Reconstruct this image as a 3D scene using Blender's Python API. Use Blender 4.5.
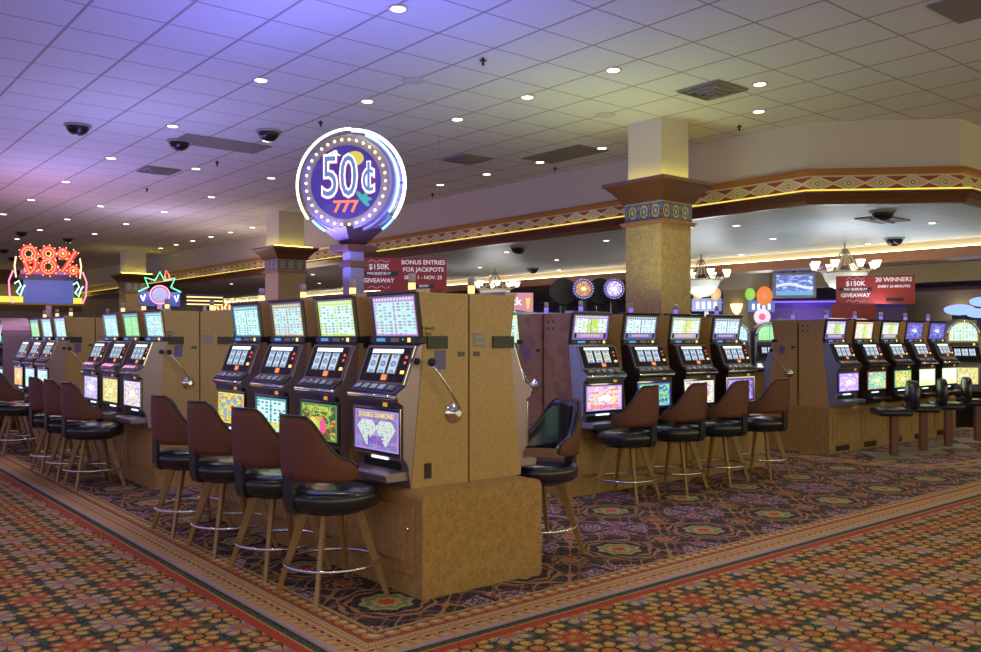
import bpy, math, random
from mathutils import Vector, Matrix
random.seed(7)
PI = math.pi
SC = bpy.context.scene
COL = SC.collection
for o in list(bpy.data.objects): bpy.data.objects.remove(o)

# ------------------------------------------------------------------ camera
YAW = math.radians(39.55); EYE = 1.54
cd = bpy.data.cameras.new('camera'); cam = bpy.data.objects.new('camera', cd); COL.objects.link(cam)
cd.sensor_width = 36; cd.sensor_fit = 'HORIZONTAL'; cd.lens = 877 / 981 * 36; cd.shift_y = 11.6 / 981
cd.clip_end = 200; cd.clip_start = .05
cam.location = (0, 0, EYE); cam.rotation_euler = (PI / 2, 0, -YAW)
SC.camera = cam
# ------------------------------------------------------------------ world and exposure
w = bpy.data.worlds.new('world'); SC.world = w; w.use_nodes = True
nt = w.node_tree; nt.nodes.clear()
wo = nt.nodes.new('ShaderNodeOutputWorld'); wb = nt.nodes.new('ShaderNodeBackground')
tc = nt.nodes.new('ShaderNodeTexCoord'); sp = nt.nodes.new('ShaderNodeSeparateXYZ')
ma = nt.nodes.new('ShaderNodeMath'); ma.operation = 'SUBTRACT'
mr = nt.nodes.new('ShaderNodeMapRange'); mr.inputs[1].default_value = -1.0; mr.inputs[2].default_value = 1.0
cr = nt.nodes.new('ShaderNodeValToRGB')
cr.color_ramp.elements[0].color = (.36, .31, .72, 1); cr.color_ramp.elements[0].position = .12
cr.color_ramp.elements[1].color = (1.0, .93, .52, 1); cr.color_ramp.elements[1].position = .62
nt.links.new(tc.outputs['Generated'], sp.inputs[0]); nt.links.new(sp.outputs[0], ma.inputs[0]); nt.links.new(sp.outputs[1], ma.inputs[1])
nt.links.new(ma.outputs[0], mr.inputs[0]); nt.links.new(mr.outputs[0], cr.inputs[0]); nt.links.new(cr.outputs[0], wb.inputs[0])
wb.inputs[1].default_value = 1.5
nt.links.new(wb.outputs[0], wo.inputs[0])
SC.view_settings.view_transform = 'Standard'; SC.view_settings.look = 'None'
SC.view_settings.exposure = 0.0; SC.view_settings.gamma = 1; SC.view_settings.use_curve_mapping = False
DOWN_W = 34.0; LOW_W = 22.0

# ------------------------------------------------------------------ node expressions
class Ex:
    def __init__(s, nt, sock): s.nt = nt; s.k = sock
    def _m(s, op, b=None, c=None, flip=False):
        n = s.nt.nodes.new('ShaderNodeMath'); n.operation = op
        a = [s, b, c]
        if flip: a = [b, s, c]
        for i, q in enumerate(a):
            if q is None: continue
            if isinstance(q, Ex): s.nt.links.new(q.k, n.inputs[i])
            else: n.inputs[i].default_value = q
        return Ex(s.nt, n.outputs[0])
    def __add__(s, b): return s._m('ADD', b)
    __radd__ = __add__
    def __mul__(s, b): return s._m('MULTIPLY', b)
    __rmul__ = __mul__
    def __sub__(s, b): return s._m('SUBTRACT', b)
    def __rsub__(s, b): return s._m('SUBTRACT', b, flip=True)
    def __truediv__(s, b): return s._m('DIVIDE', b)
    def __lt__(s, b): return s._m('LESS_THAN', b)
    def __gt__(s, b): return s._m('GREATER_THAN', b)
    def fr(s): return s._m('FRACT')
    def fl(s): return s._m('FLOOR')
    def ab(s): return s._m('ABSOLUTE')
    def sin(s): return s._m('SINE')
    def cos(s): return s._m('COSINE')
    def mn(s, b): return s._m('MINIMUM', b)
    def mx(s, b): return s._m('MAXIMUM', b)
    def sq(s): return s._m('SQRT')
    def at(s, b): return s._m('ARCTAN2', b)

def length(x, y): return (x * x + y * y).sq()

class Mt:
    def __init__(s, name, rough=.5, metal=0., base=(.5, .5, .5), emit=None, es=1., coat=0.):
        s.m = bpy.data.materials.new(name); s.m.use_nodes = True; s.nt = s.m.node_tree
        s.b = s.nt.nodes['Principled BSDF']
        s.b.inputs['Base Color'].default_value = (*base, 1); s.b.inputs['Roughness'].default_value = rough
        s.b.inputs['Metallic'].default_value = metal
        if coat: s.b.inputs['Coat Weight'].default_value = coat; s.b.inputs['Coat Roughness'].default_value = .1
        if emit: s.b.inputs['Emission Color'].default_value = (*emit, 1); s.b.inputs['Emission Strength'].default_value = es
    def coord(s, kind='Object', uv=False):
        t = s.nt.nodes.new('ShaderNodeTexCoord'); p = s.nt.nodes.new('ShaderNodeSeparateXYZ')
        s.nt.links.new(t.outputs['UV' if uv else kind], p.inputs[0])
        s.vec = t.outputs['UV' if uv else kind]
        return [Ex(s.nt, p.outputs[i]) for i in range(3)]
    def noise(s, scale, detail=2, vec=None, x=None, y=None):
        n = s.nt.nodes.new('ShaderNodeTexNoise'); n.inputs['Scale'].default_value = scale; n.inputs['Detail'].default_value = detail
        if x is not None:
            c = s.nt.nodes.new('ShaderNodeCombineXYZ'); s.nt.links.new(x.k, c.inputs[0]); s.nt.links.new(y.k, c.inputs[1]); s.nt.links.new(c.outputs[0], n.inputs['Vector'])
        elif vec is not None: s.nt.links.new(vec, n.inputs['Vector'])
        return Ex(s.nt, n.outputs['Fac'])
    def cell(s, x, y):
        n = s.nt.nodes.new('ShaderNodeTexWhiteNoise'); n.noise_dimensions = '2D'
        c = s.nt.nodes.new('ShaderNodeCombineXYZ'); s.nt.links.new(x.k, c.inputs[0]); s.nt.links.new(y.k, c.inputs[1]); s.nt.links.new(c.outputs[0], n.inputs['Vector'])
        return Ex(s.nt, n.outputs['Value'])
    def mix(s, fac, a, b):
        n = s.nt.nodes.new('ShaderNodeMix'); n.data_type = 'RGBA'
        s.nt.links.new(fac.k, n.inputs[0])
        for q, i in ((a, 6), (b, 7)):
            if isinstance(q, tuple): n.inputs[i].default_value = (*q, 1)
            else: s.nt.links.new(q, n.inputs[i])
        return n.outputs[2]
    def over(s, base, *layers):
        for fac, colr in layers: base = s.mix(fac, base, colr)
        return base
    def setc(s, c): s.nt.links.new(c, s.b.inputs['Base Color']); return s
    def sete(s, c, st=1.): s.nt.links.new(c, s.b.inputs['Emission Color']); s.b.inputs['Emission Strength'].default_value = st; return s
    def bump(s, e, st=.2, dist=.01):
        n = s.nt.nodes.new('ShaderNodeBump'); n.inputs['Strength'].default_value = st; n.inputs['Distance'].default_value = dist
        s.nt.links.new(e.k, n.inputs['Height']); s.nt.links.new(n.outputs[0], s.b.inputs['Normal']); return s

def plain(name, base, rough=.5, metal=0., coat=0.): return Mt(name, rough, metal, base, coat=coat).m
def glow(name, c, st, base=(.06, .06, .06)): return Mt(name, .4, 0, base, c, st).m

def speckle(name, c1, c2, c3, scale=60, rough=.35, coat=.2):
    m = Mt(name, rough, coat=coat); m.coord()
    n = m.noise(scale, 3, m.vec); n2 = m.noise(scale * .35, 2, m.vec)
    c = m.mix(((n - .42) * 6).mx(0).mn(1), c1, c2)
    c = m.mix(((n2 - .5) * 5).mx(0).mn(1), c, c3)
    return m.setc(c).m

def wood(name, c1, c2, rough=.35):
    m = Mt(name, rough, coat=.2); x, y, z = m.coord()
    n = m.noise(5, 3, x=x * 1 + y, y=z * 14)
    return m.setc(m.mix(n, c1, c2)).m

LAM = speckle('speckled tan laminate', (.47, .30, .115), (.40, .245, .085), (.50, .32, .13), 110, .38)
LAMB = speckle('marbled brown base laminate', (.40, .235, .08), (.32, .178, .055), (.43, .26, .095), 48, .32)
LAMR = speckle('reddish brown veneer', (.36, .19, .10), (.25, .12, .07), (.34, .185, .11), 9, .35)
SHELL = speckle('gold mottled column cladding', (.42, .29, .12), (.30, .195, .075), (.45, .32, .14), 58, .5)
WOODD = wood('dark brown wood moulding', (.085, .029, .012), (.14, .050, .020))
WOODO = wood('orange brown wood moulding', (.27, .105, .035), (.36, .155, .055))
BLACK = plain('black plastic', (.012, .012, .016), .35)
GAP = plain('dark void board', (.02, .014, .01), .8)
CHROME = plain('chrome', (.75, .75, .80), .12, 1)
STEEL = plain('brushed mauve steel', (.34, .26, .31), .32, .55)
STEELB = plain('brushed blue steel', (.40, .46, .62), .3, .85)
DSTEEL = plain('dark bronze steel', (.07, .055, .06), .28, .8)
SMOKE = plain('black glass', (.008, .008, .012), .05, 0)
VINYL = plain('black vinyl', (.012, .012, .02), .26, 0, .3)
MAROON = Mt('maroon stool fabric', .6, base=(.125, .036, .018)); MAROON = MAROON.m
LEGW = wood('gold brown stool leg', (.32, .185, .06), (.24, .13, .04), .3)
PEDM = plain('maroon enamelled pedestal', (.16, .05, .025), .3)
WHITE = plain('white letters', (.8, .8, .8), .5)
PLAST = plain('off white painted plaster', (.52, .46, .37), .7)
PLASTC = plain('cream painted column plaster', (.56, .51, .40), .7)
GREY = plain('grey label', (.30, .27, .27), .5)
RED = plain('red banner vinyl', (.30, .022, .018), .5)
DOME = plain('black dome glass', (.006, .006, .008), .3)
LAMPW = glow('lit downlight lens', (1, .97, .85), 5)
YGLOW = glow('yellow cove tube', (1, .72, .08), 1.3)
YCOL = glow('yellow green column cove lamp', (1, .85, .12), 9)
AMBER = glow('amber lamp', (1, .50, .12), 2.2)
CANDW = glow('warm candle glass', (1, .62, .25), 1.6)
CANDB = glow('violet candle glass', (.22, .18, .9), 1.0)
CANDG = plain('grey candle glass', (.42, .38, .40), .3)
AMB2 = glow('dim amber lamp', (1, .45, .05), .7)
GREENL = glow('green lamp', (.05, 1, .25), 1.2)
REDL = glow('red button', (1, .10, .03), 1.2)
ORL = glow('orange red button', (1, .28, .08), 1.1)
BLUED = glow('blue display', (.06, .35, .9), .9)
SILV = plain('silver button', (.55, .58, .62), .2, .7)
HEADER = glow('lit reel header', (.85, 1, .95), 1.6)
TUBEL = glow('lit tray lamp', (.75, .95, .95), 1.6)

# ------------------------------------------------------------------ lit glass art
def pay_art(name, bg, ink, border, mid=None, st=1.1, low=None):
    m = Mt(name, .2, base=(.02, .02, .02)); x, y, z = m.coord('Generated')
    col = (x * 9).fl(); row = (z * 13).fl()
    text = (((x * 9).fr() - .5).ab() < .33) * (((z * 13).fr() - .5).ab() < .27) * (m.cell(col, row) > .35)
    head = z > .86
    gut = (x - .5).ab() < .012
    strong = (x * 9).fl()._m('MODULO', 2.) * .25 + .5
    c = m.mix(text * strong, bg, ink)
    if mid: c = m.over(c, (((x - .55).ab() < .17) * ((m.noise(9, 2, x=x, y=z)) > .44), mid))
    c = m.over(c, (gut, border), (head, border), (head * (((x * 14).fr() - .5).ab() < .3) * ((z - .93).ab() < .03), bg))
    if low: c = m.over(c, (z < .27, (.02, .015, .03)), ((z < .25) * (z > .06) * ((x - .5).ab() < .40), low), (((z - .16).ab() < .045) * ((x - .5).ab() < .3) * (((x * 14).fr() - .5).ab() < .3), (.85, .55, .25)))
    edge = ((x - .5).ab() > .47).mx((z - .5).ab() > .465)
    c = m.over(c, (edge, border))
    return m.sete(c, st).m

def belly_art(name, bg, c1, c2, c3, seed=0, centre=(1, 1, 1), st=1.2, border=None, rows=False):
    m = Mt(name, .2, base=(.02, .02, .02)); x, y, z = m.coord('Generated')
    xs = x + seed
    n = m.noise(6, 2, x=xs, y=z); n2 = m.noise(9, 1, x=xs * 1.0 + 5, y=z); n3 = m.noise(14, 1, x=xs + 9, y=z)
    c = m.over(bg, (n > .54, c1), (n2 > .57, c2), (n3 > .62, c3))
    r = length((x - .5) * 1.0, (z - .5) * 1.3)
    c = m.over(c, ((r + n * .25) < .30, centre), ((((r - .30).ab() + n3 * .06) < .05), c1))
    if rows:
        t = ((z - .17).ab() < .07) * (((x * 9).fr() - .5).ab() < .32)
        c = m.over(c, (t, c3))
        t = ((z - .85).ab() < .06) * (((x * 8).fr() - .5).ab() < .32)
        c = m.over(c, (t, c2))
    edge = ((x - .5).ab() > .47).mx((z - .5).ab() > .455)
    return m.sete(m.over(c, (edge, border or bg)), st).m

def table_art(name, bg, ink, accent, st=1.2):
    m = Mt(name, .2, base=(.02, .02, .02)); x, y, z = m.coord('Generated')
    t = (((x * 7).fr() - .5).ab() < .3) * (((z * 10).fr() - .5).ab() < .3) * (m.cell((x * 7).fl(), (z * 10).fl()) > .3)
    n = m.noise(8, 2, x=x + 3, y=z)
    c = m.over(bg, (t, ink), ((z < .28) * (n > .42), accent), ((x - .5).ab() < .02, ink), ((z > .93), ink), ((x - .5).ab() > .47, ink))
    return m.sete(c, st).m

def reel_art(name, bg, c1, c2):
    m = Mt(name, .35, base=(.2, .2, .2)); x, y, z = m.coord('Generated'); n = m.noise(7, 1, x=x, y=z * 3)
    c = bg
    for zc, rr, col in ((.5, .30, c1), (.08, .26, c2), (.92, .26, c2)):
        r = length(x - .5, (z - zc) * 2.0) + n * .15
        c = m.over(c, (r < rr + .08, col), (r < rr - .06, tuple(min(1, q * 2.2 + .12) for q in col)))
    c = m.over(c, ((z < .06).mx(z > .94) * .6, (.1, .14, .2)), (((x - .5).ab() > .46), (.03, .04, .07)))
    return m.sete(c, .85).m
REEL = reel_art('reel strip', (.62, .78, .88), (.07, .16, .42), (.10, .22, .40))
REELG = reel_art('gold reel strip', (.70, .80, .85), (.35, .32, .08), (.12, .14, .50))
m = Mt('reel glass print', .15, base=(.01, .01, .015)); x, y, z = m.coord('Generated')
n = m.noise(16, 1, x=x, y=z)
REELBG = m.sete(m.over((.006, .006, .012), ((n > .66) * (z < .3), (.2, .05, .1)), ((n > .68) * (z > .3), (.05, .12, .25))), .7).m

# ------------------------------------------------------------------ mesh builder
class MB:
    def __init__(s): s.v = []; s.f = []; s.sm = []; s.uv = {}
    def add(s, vs, fs, smooth=False):
        b = len(s.v); s.v += [tuple(p) for p in vs]
        for f in fs: s.f.append([b + i for i in f]); s.sm.append(smooth)
        return s
    def box(s, x0, x1, y0, y1, z0, z1):
        return s.add([(x0, y0, z0), (x1, y0, z0), (x1, y1, z0), (x0, y1, z0), (x0, y0, z1), (x1, y0, z1), (x1, y1, z1), (x0, y1, z1)],
                     [(3, 2, 1, 0), (4, 5, 6, 7), (0, 1, 5, 4), (1, 2, 6, 5), (2, 3, 7, 6), (3, 0, 4, 7)])
    def prismx(s, prof, x0, x1):      # prof: (y,z) polygon, extruded in x
        n = len(prof)
        a = sum(prof[i][0] * prof[(i + 1) % n][1] - prof[(i + 1) % n][0] * prof[i][1] for i in range(n))
        if a < 0: prof = prof[::-1]
        vs = [(x0, y, z) for y, z in prof] + [(x1, y, z) for y, z in prof]
        fs = [tuple(range(n))[::-1], tuple(range(n, 2 * n))] + [(i, (i + 1) % n, n + (i + 1) % n, n + i) for i in range(n)]
        return s.add(vs, fs)
    def frustum(s, c0, h0, z0, c1, h1, z1):   # square section bar from (c0,z0) half h0 to (c1,z1) half h1
        vs = []
        for c, h, z in ((c0, h0, z0), (c1, h1, z1)):
            hx, hy = (h if isinstance(h, tuple) else (h, h))
            vs += [(c[0] - hx, c[1] - hy, z), (c[0] + hx, c[1] - hy, z), (c[0] + hx, c[1] + hy, z), (c[0] - hx, c[1] + hy, z)]
        return s.add(vs, [(3, 2, 1, 0), (4, 5, 6, 7), (0, 1, 5, 4), (1, 2, 6, 5), (2, 3, 7, 6), (3, 0, 4, 7)])
    def lathe(s, prof, n=24, cx=0, cy=0, smooth=True, axis='z', caps=True):   # prof (r,z)
        k = len(prof); vs = []
        for j in range(n):
            a = 2 * PI * j / n
            for r, z in prof:
                x, y = r * math.cos(a), r * math.sin(a)
                if axis == 'z': vs.append((cx + x, cy + y, z))
                elif axis == 'x': vs.append((z, cx + x, cy + y))
                else: vs.append((cx + x, -z, cy + y))
        fs = []
        for j in range(n):
            for i in range(k - 1):
                a, b = j * k + i, ((j + 1) % n) * k + i
                fs.append((a, b, b + 1, a + 1))
        s.add(vs, fs, smooth)
        b0 = len(s.v) - len(vs)
        if not caps: return s
        for i, rev in ((0, True), (k - 1, False)):
            if prof[i][0] > 1e-5:
                f = [b0 + j * k + i for j in range(n)]
                s.f.append(f[::-1] if rev else f); s.sm.append(False)
        return s
    def tube(s, pts, r, n=8, closed=False, smooth=True):
        P = [Vector(p) for p in pts]; k = len(P); vs = []; up = None
        for i, p in enumerate(P):
            if closed: t = P[(i + 1) % k] - P[i - 1]
            else: t = P[min(i + 1, k - 1)] - P[max(i - 1, 0)]
            t.normalize()
            if up is None:
                up = Vector((0, 0, 1)) if abs(t.z) < .9 else Vector((1, 0, 0))
            a = t.cross(up).normalized(); b = a.cross(t).normalized(); up = b
            rr = r[i] if isinstance(r, (list, tuple)) else r
            for j in range(n):
                q = p + (a * math.cos(2 * PI * j / n) + b * math.sin(2 * PI * j / n)) * rr
                vs.append(q)
        fs = []
        for i in range(k if closed else k - 1):
            for j in range(n):
                a0 = i * n + j; a1 = i * n + (j + 1) % n; i2 = (i + 1) % k
                fs.append((a0, i2 * n + j, i2 * n + (j + 1) % n, a1))
        if not closed: fs += [tuple(range(n)), tuple(range((k - 1) * n, k * n))[::-1]]
        return s.add(vs, fs, smooth)
    def sphere(s, c, r, n=10, sz=1., half=None):
        prof = []
        a0, a1 = (-PI / 2, PI / 2)
        if half == 'down': a1 = 0
        if half == 'up': a0 = 0
        for i in range(n + 1):
            a = a0 + (a1 - a0) * i / n
            prof.append((max(r * math.cos(a), 1e-6), c[2] + r * sz * math.sin(a)))
        return s.lathe(prof, 2 * n, c[0], c[1])
    def mesh(s, name, mat):
        me = bpy.data.meshes.new(name); me.from_pydata(s.v, [], s.f); me.update()
        for p, q in zip(me.polygons, s.sm): p.use_smooth = q
        if mat: me.materials.append(mat)
        return me

def obj(name, mb, mat, parent=None, loc=None, rot=None, bevel=0, seg=2):
    me = mb.mesh(name, mat) if isinstance(mb, MB) else mb
    o = bpy.data.objects.new(name, me); COL.objects.link(o)
    if parent: o.parent = parent
    if loc: o.location = loc
    if rot: o.rotation_euler = rot
    if bevel:
        b = o.modifiers.new('bevel', 'BEVEL'); b.width = bevel; b.segments = seg; b.limit_method = 'ANGLE'
    return o
def tag(o, label, cat, group=None, kind=None):
    if label: o['label'] = label
    if cat: o['category'] = cat
    if group: o['group'] = group
    if kind: o['kind'] = kind
    return o
def thing(name, label, cat, loc=(0, 0, 0), rz=0, group=None):
    o = bpy.data.objects.new(name, None); COL.objects.link(o); o.empty_display_size = .1
    o.location = loc; o.rotation_euler = (0, 0, rz); return tag(o, label, cat, group)
def struct(name, mb, mat):
    o = obj(name, mb, mat); o['kind'] = 'structure'; return o
CACHE = {}
def cobj(name, key, fn, mat, parent, loc=None, rot=None, bevel=0):
    k = (key, mat.name)
    if k not in CACHE: CACHE[k] = fn().mesh(name, mat)
    return obj(name, CACHE[k], mat, parent, loc, rot, bevel)
def copy_tree(o, parent=None):
    c = o.copy(); COL.objects.link(c); c.parent = parent
    for ch in [q for q in o.children]: copy_tree(ch, c)
    return c
def text(name, body, size, mat, parent=None, loc=(0, 0, 0), rot=(PI / 2, 0, 0), bold=.0, ext=.002, sx=1., align='CENTER', spacing=1.):
    cu = bpy.data.curves.new(name, 'FONT'); cu.body = body; cu.size = size; cu.extrude = ext; cu.offset = bold
    cu.align_x = align; cu.align_y = 'CENTER'; cu.space_line = spacing; cu.resolution_u = 3
    t = bpy.data.objects.new(name, cu); COL.objects.link(t)
    bpy.context.view_layer.update()
    dg = bpy.context.evaluated_depsgraph_get()
    me = bpy.data.meshes.new_from_object(t.evaluated_get(dg)); me.name = name
    bpy.data.objects.remove(t); bpy.data.curves.remove(cu)
    me.materials.clear(); me.materials.append(mat)
    o = obj(name, me, mat, parent, loc, rot); o.scale = (sx, 1, 1); return o

# ================================================================== STRUCTURE
HC = 4.09; LC = 3.10; SX = 9.5
# --- carpets
m = Mt('red gold floral carpet', .95); x, y, z = m.coord()
fine = m.noise(90, 2, m.vec); n1 = m.noise(30, 1, m.vec); n2 = m.noise(14, 1, m.vec)
DG = (.012, .030, .018); GD = (.54, .25, .035); RD = (.38, .035, .012); OR = (.46, .13, .028); LV = (.24, .19, .36); CR = (.55, .40, .14); GN = (.02, .075, .035)
def about(cx, cy, per=.5):
    a = ((x - (cx - per / 2)) / per).fr() * per - per / 2; b = ((y - (cy - per / 2)) / per).fr() * per - per / 2
    return a, b, length(a, b), a.at(b)
c = m.over((.010, .014, .014), (n1 > .52, GN), (n2 > .55, (.14, .06, .02)))
for cx, cy, petal, edge, ring, cen in ((.45, .45, (.50, .28, .09), LV, LV, OR), (.20, .20, (.46, .13, .03), RD, RD, (.44, .10, .03)), (.20, .45, GD, GN, (.01, .012, .01), OR), (.45, .20, GD, GN, (.01, .012, .01), OR)):
    a, b, r, t = about(cx, cy)
    w8 = (t * 4).cos().ab()
    c = m.over(c, ((r < (w8 * .045 + .097)) * (w8 > .20) * (r > .052), edge), ((r < (w8 * .045 + .086)) * (w8 > .36) * (r > .060), petal), ((r < .115) * (w8 > .86) * (r > .085), CR),
               (r < .056, ring), (r < .043, cen), ((r < .022) * (n1 > .5), GD))
c = m.over(c, ((fine > .60) * .22, CR), ((fine < .42) * .55, DG))
MAINC = m.setc(c).bump(fine, .3, .004).m

m = Mt('navy scroll carpet', .95); x, y, z = m.coord()
fine = m.noise(80, 2, m.vec); n1 = m.noise(5, 1, m.vec); n2 = m.noise(16, 1, m.vec); n3 = m.noise(38, 0, m.vec); n4 = m.noise(40, 0, x=x + 7, y=y)
NV = (.008, .008, .024); TN = (.36, .175, .065)
u = (x - .79) * (2 * PI) + n1 * .8 - .4; v = (y - .33) * (2 * PI) + n1 * .8 - .4
c = m.over(NV, (n4 > .66, (.10, .05, .03)))
s2 = (u * 3).sin() * .7 + (v * 3).sin() * .7 + (u * 2 - v * 2).sin() * .4
s3 = (u * 4 + 1.3).cos() * .6 + (v * 4 + .4).cos() * .6
c = m.over(c, (s3.ab() < .10, (.20, .09, .05)), (s2.ab() < .13, TN))
def med(per, cx, cy, cols, c, lob=8):
    a = ((x - (cx - per / 2)) / per).fr() * per - per / 2; b = ((y - (cy - per / 2)) / per).fr() * per - per / 2
    r = length(a, b); t = a.at(b)
    for k, (rad, col) in enumerate(cols):
        c = m.over(c, ((r + n2 * .02) < ((t * lob + k).cos() * .012 + rad), col))
    return c
c = med(1., .79, .33, [(.30, TN), (.275, NV), (.25, TN), (.225, NV), (.165, (.36, .34, .13)), (.135, (.16, .22, .10)), (.10, (.45, .36, .12)), (.065, (.50, .06, .02))], c)
# cluster of blue, red and pale tufts at the half step
a = ((x + .20) / 1.).fr() - .5; b = ((y - .33)).fr() - .5; rr = length(a, b) + n1 * .12
inn = rr < .33
c = m.over(c, (inn, (.05, .025, .035)), (inn * (n3 > .56), (.48, .10, .03)), (inn * (n3 < .40), (.05, .08, .46)), (inn * (n4 > .60), (.42, .42, .30)), (inn * (a.ab() < .02), NV), (inn * (b.ab() < .015), NV), ((length(a, b) < .045), (.45, .05, .08)))
for cx, cy in ((.29, .33), (.79, .83)): c = med(1., cx, cy, [(.13, TN), (.11, NV), (.085, (.30, .22, .08)), (.055, (.45, .08, .03))], c)
c = m.over(c, ((fine > .62) * .45, (.26, .20, .18)), ((n3 > .64) * (fine > .5) * .6, (.30, .09, .04)))
INC = m.setc(c).bump(fine, .3, .004).m

BX, BY = 2.00, 3.46        # outer corner of the border carpet
BW = .47
m = Mt('striped border carpet', .95); x, y, z = m.coord()
dx = x - BX; dy = y - BY; t = dx.mn(dy); wv = dx.mx(dy)
fine = m.noise(90, 2, m.vec)
def band(a, b): return (t > a) * (t < b)
c = m.over(RD, (band(.062, .074), GD), (band(.074, .104), (.015, .07, .035)), (band(.104, .124), (.01, .01, .015)), (band(.124, .132), OR), (band(.132, .152), (.30, .27, .33)), (band(.152, .17), (.34, .32, .42)), (t > .17, (.42, .25, .13)), (band(.19, .28) * (((wv / .085).fr() - .5 + (t - .21) * 2.2).ab() > .44), (.16, .14, .22)))
p = (wv / .085).fr() - .5
c = m.over(c, (band(.165, .27) * ((p + (t - .21) * 2.2).ab() < .34), (.60, .27, .05)), (band(.18, .25) * ((p + (t - .21) * 2.2).ab() < .12), (.50, .38, .15)),
           (band(.232, .252) * (p.ab() < .2), (.03, .015, .02)), (band(.262, .272), (.50, .38, .2)), (band(.272, .30), (.46, .19, .05)), (band(.30, .306), CR),
           (band(.306, .326), (.55, .50, .32)), (band(.308, .324) * (((wv / .02).fr()) < .55), (.02, .09, .05)), (band(.326, .334), CR), (band(.334, .36), RD))
p2 = ((wv / .095).fr() - .5) * .095
bead = length(p2 * .8, t - .40) < .036
c = m.over(c, (band(.36, .448), (.12, .07, .03)), (bead, (.50, .22, .06)), (length(p2 * .8, t - .412) < .018, (.58, .45, .28)), (t > .445, (.42, .27, .09)))
c = m.over(c, ((fine > .60) * .35, (.5, .38, .2)), ((fine < .38) * .4, DG))
BOR = m.setc(c).bump(fine, .3, .004).m

XM, YM = 30., 40.
fl = MB().box(-8, XM, -6, BY, -.05, 0).box(-8, BX, BY, YM, -.05, 0)
struct('floor', fl, MAINC)
struct('trim_1', MB().box(BX, XM, BY, BY + BW, -.05, 0).box(BX, BX + BW, BY + BW, YM, -.05, 0), BOR)
struct('floor_inner', MB().box(BX + BW, XM, BY + BW, YM, -.05, 0), INC)
# curved border strip by the pedestal stools
m = Mt('pale dashed strip carpet', .95); x, y, z = m.coord(uv=True)
f1 = m.noise(60, 2, x=x, y=y)
c = m.over((.42, .30, .17), ((f1 > .5), (.42, .14, .07)), (((y - .5).ab() > .36), (.30, .06, .03)), (((y - .5).ab() < .12) * ((x / .3).fr() < .55), (.03, .06, .03)), (((y - .5).ab() > .44), (.45, .33, .18)))
STRIP = m.setc(c).m
cp = [(9.3, 9.2), (9.75, 8.1), (10.1, 7.3), (10.32, 6.5), (10.40, 5.8), (10.45, 5.25), (10.62, 4.85), (10.95, 4.62), (11.5, 4.52), (12.5, 4.5), (14.5, 4.5), (20, 4.5)]
def catmull(P, n=8):
    out = []
    for i in range(len(P) - 1):
        p0 = Vector(P[max(i - 1, 0)]); p1 = Vector(P[i]); p2 = Vector(P[i + 1]); p3 = Vector(P[min(i + 2, len(P) - 1)])
        for k in range(n):
            t = k / n
            out.append(.5 * ((2 * p1) + (p2 - p0) * t + (2 * p0 - 5 * p1 + 4 * p2 - p3) * t * t + (3 * p1 - p0 - 3 * p2 + p3) * t ** 3))
    out.append(Vector(P[-1])); return out
def ribbon(name, pts, wd, z0, z1, mat):
    mb = MB(); L = 0; vs = []; us = []
    for i, p in enumerate(pts):
        t = (pts[min(i + 1, len(pts) - 1)] - pts[max(i - 1, 0)]).normalized(); nn = Vector((-t.y, t.x)) * wd / 2
        if i: L += (p - pts[i - 1]).length
        for q, vv in ((p + nn, 1), (p - nn, 0)): vs += [(q.x, q.y, z0), (q.x, q.y, z1)]; us += [(L, vv), (L, vv)]
    fs = []
    for i in range(len(pts) - 1):
        a = i * 4; b = a + 4
        fs += [(a + 1, a + 3, b + 3, b + 1), (a, a + 1, b + 1, b), (a + 3, a + 2, b + 2, b + 3)]
    mb.add(vs, fs); o = obj(name, mb, mat); me = o.data; uvl = me.uv_layers.new()
    for l in me.loops: uvl.data[l.index].uv = us[l.vertex_index]
    return o
o = ribbon('trim_2', catmull(cp), .30, .0, .003, STRIP); o['kind'] = 'structure'

# --- high tiled ceiling
m = Mt('white ceiling tiles', .8); x, y, z = m.coord()
gx = (((x - 1.90) / .6096 + .5).fr() - .5).ab(); gy = (((y - 7.16) / .6096 + .5).fr() - .5).ab()
g = (gx < .022).mx(gy < .016); n = m.noise(40, 2, m.vec)
n9 = m.noise(.6, 1, m.vec)
c = m.over((.64, .63, .62), (g, (.33, .30, .27)), ((n > .6) * .06, (.4, .38, .36)))
TILE = m.setc(c).m
cm = MB().box(-8, SX, -6, 37, HC, HC + .1).add([(SX, -6, HC), (XM, -6, HC), (XM, 4.39, HC), (10.71, 4.39, HC), (SX, 5.61, HC), (SX, -6, HC + .1), (XM, -6, HC + .1), (XM, 4.39, HC + .1), (10.71, 4.39, HC + .1), (SX, 5.61, HC + .1)],
        [(0, 4, 3, 2, 1), (5, 6, 7, 8, 9), (0, 1, 6, 5), (1, 2, 7, 6), (2, 3, 8, 7), (3, 4, 9, 8)])
struct('ceiling', cm, TILE)
# --- low glossy ceiling
m = Mt('low pale blue ceiling', .45); x, y, z = m.coord()
g = ((((x) / 1.2192).fr() - .5).ab() > .493).mx((((y) / 1.2192).fr() - .5).ab() > .493)
LOWC = m.setc(m.over((.60, .65, .68), (g, (.40, .44, .47)))).m
lm = MB().add([(SX, 5.61, LC), (10.71, 4.39, LC), (XM, 4.39, LC), (XM, 40, LC), (SX, 40, LC), (SX, 5.61, LC + .08), (10.71, 4.39, LC + .08), (XM, 4.39, LC + .08), (XM, 40, LC + .08), (SX, 40, LC + .08)],
        [(4, 3, 2, 1, 0), (5, 6, 7, 8, 9), (0, 1, 6, 5), (1, 2, 7, 6), (2, 3, 8, 7), (3, 4, 9, 8), (4, 0, 5, 9)])
struct('ceiling_low', lm, LOWC)

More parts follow.
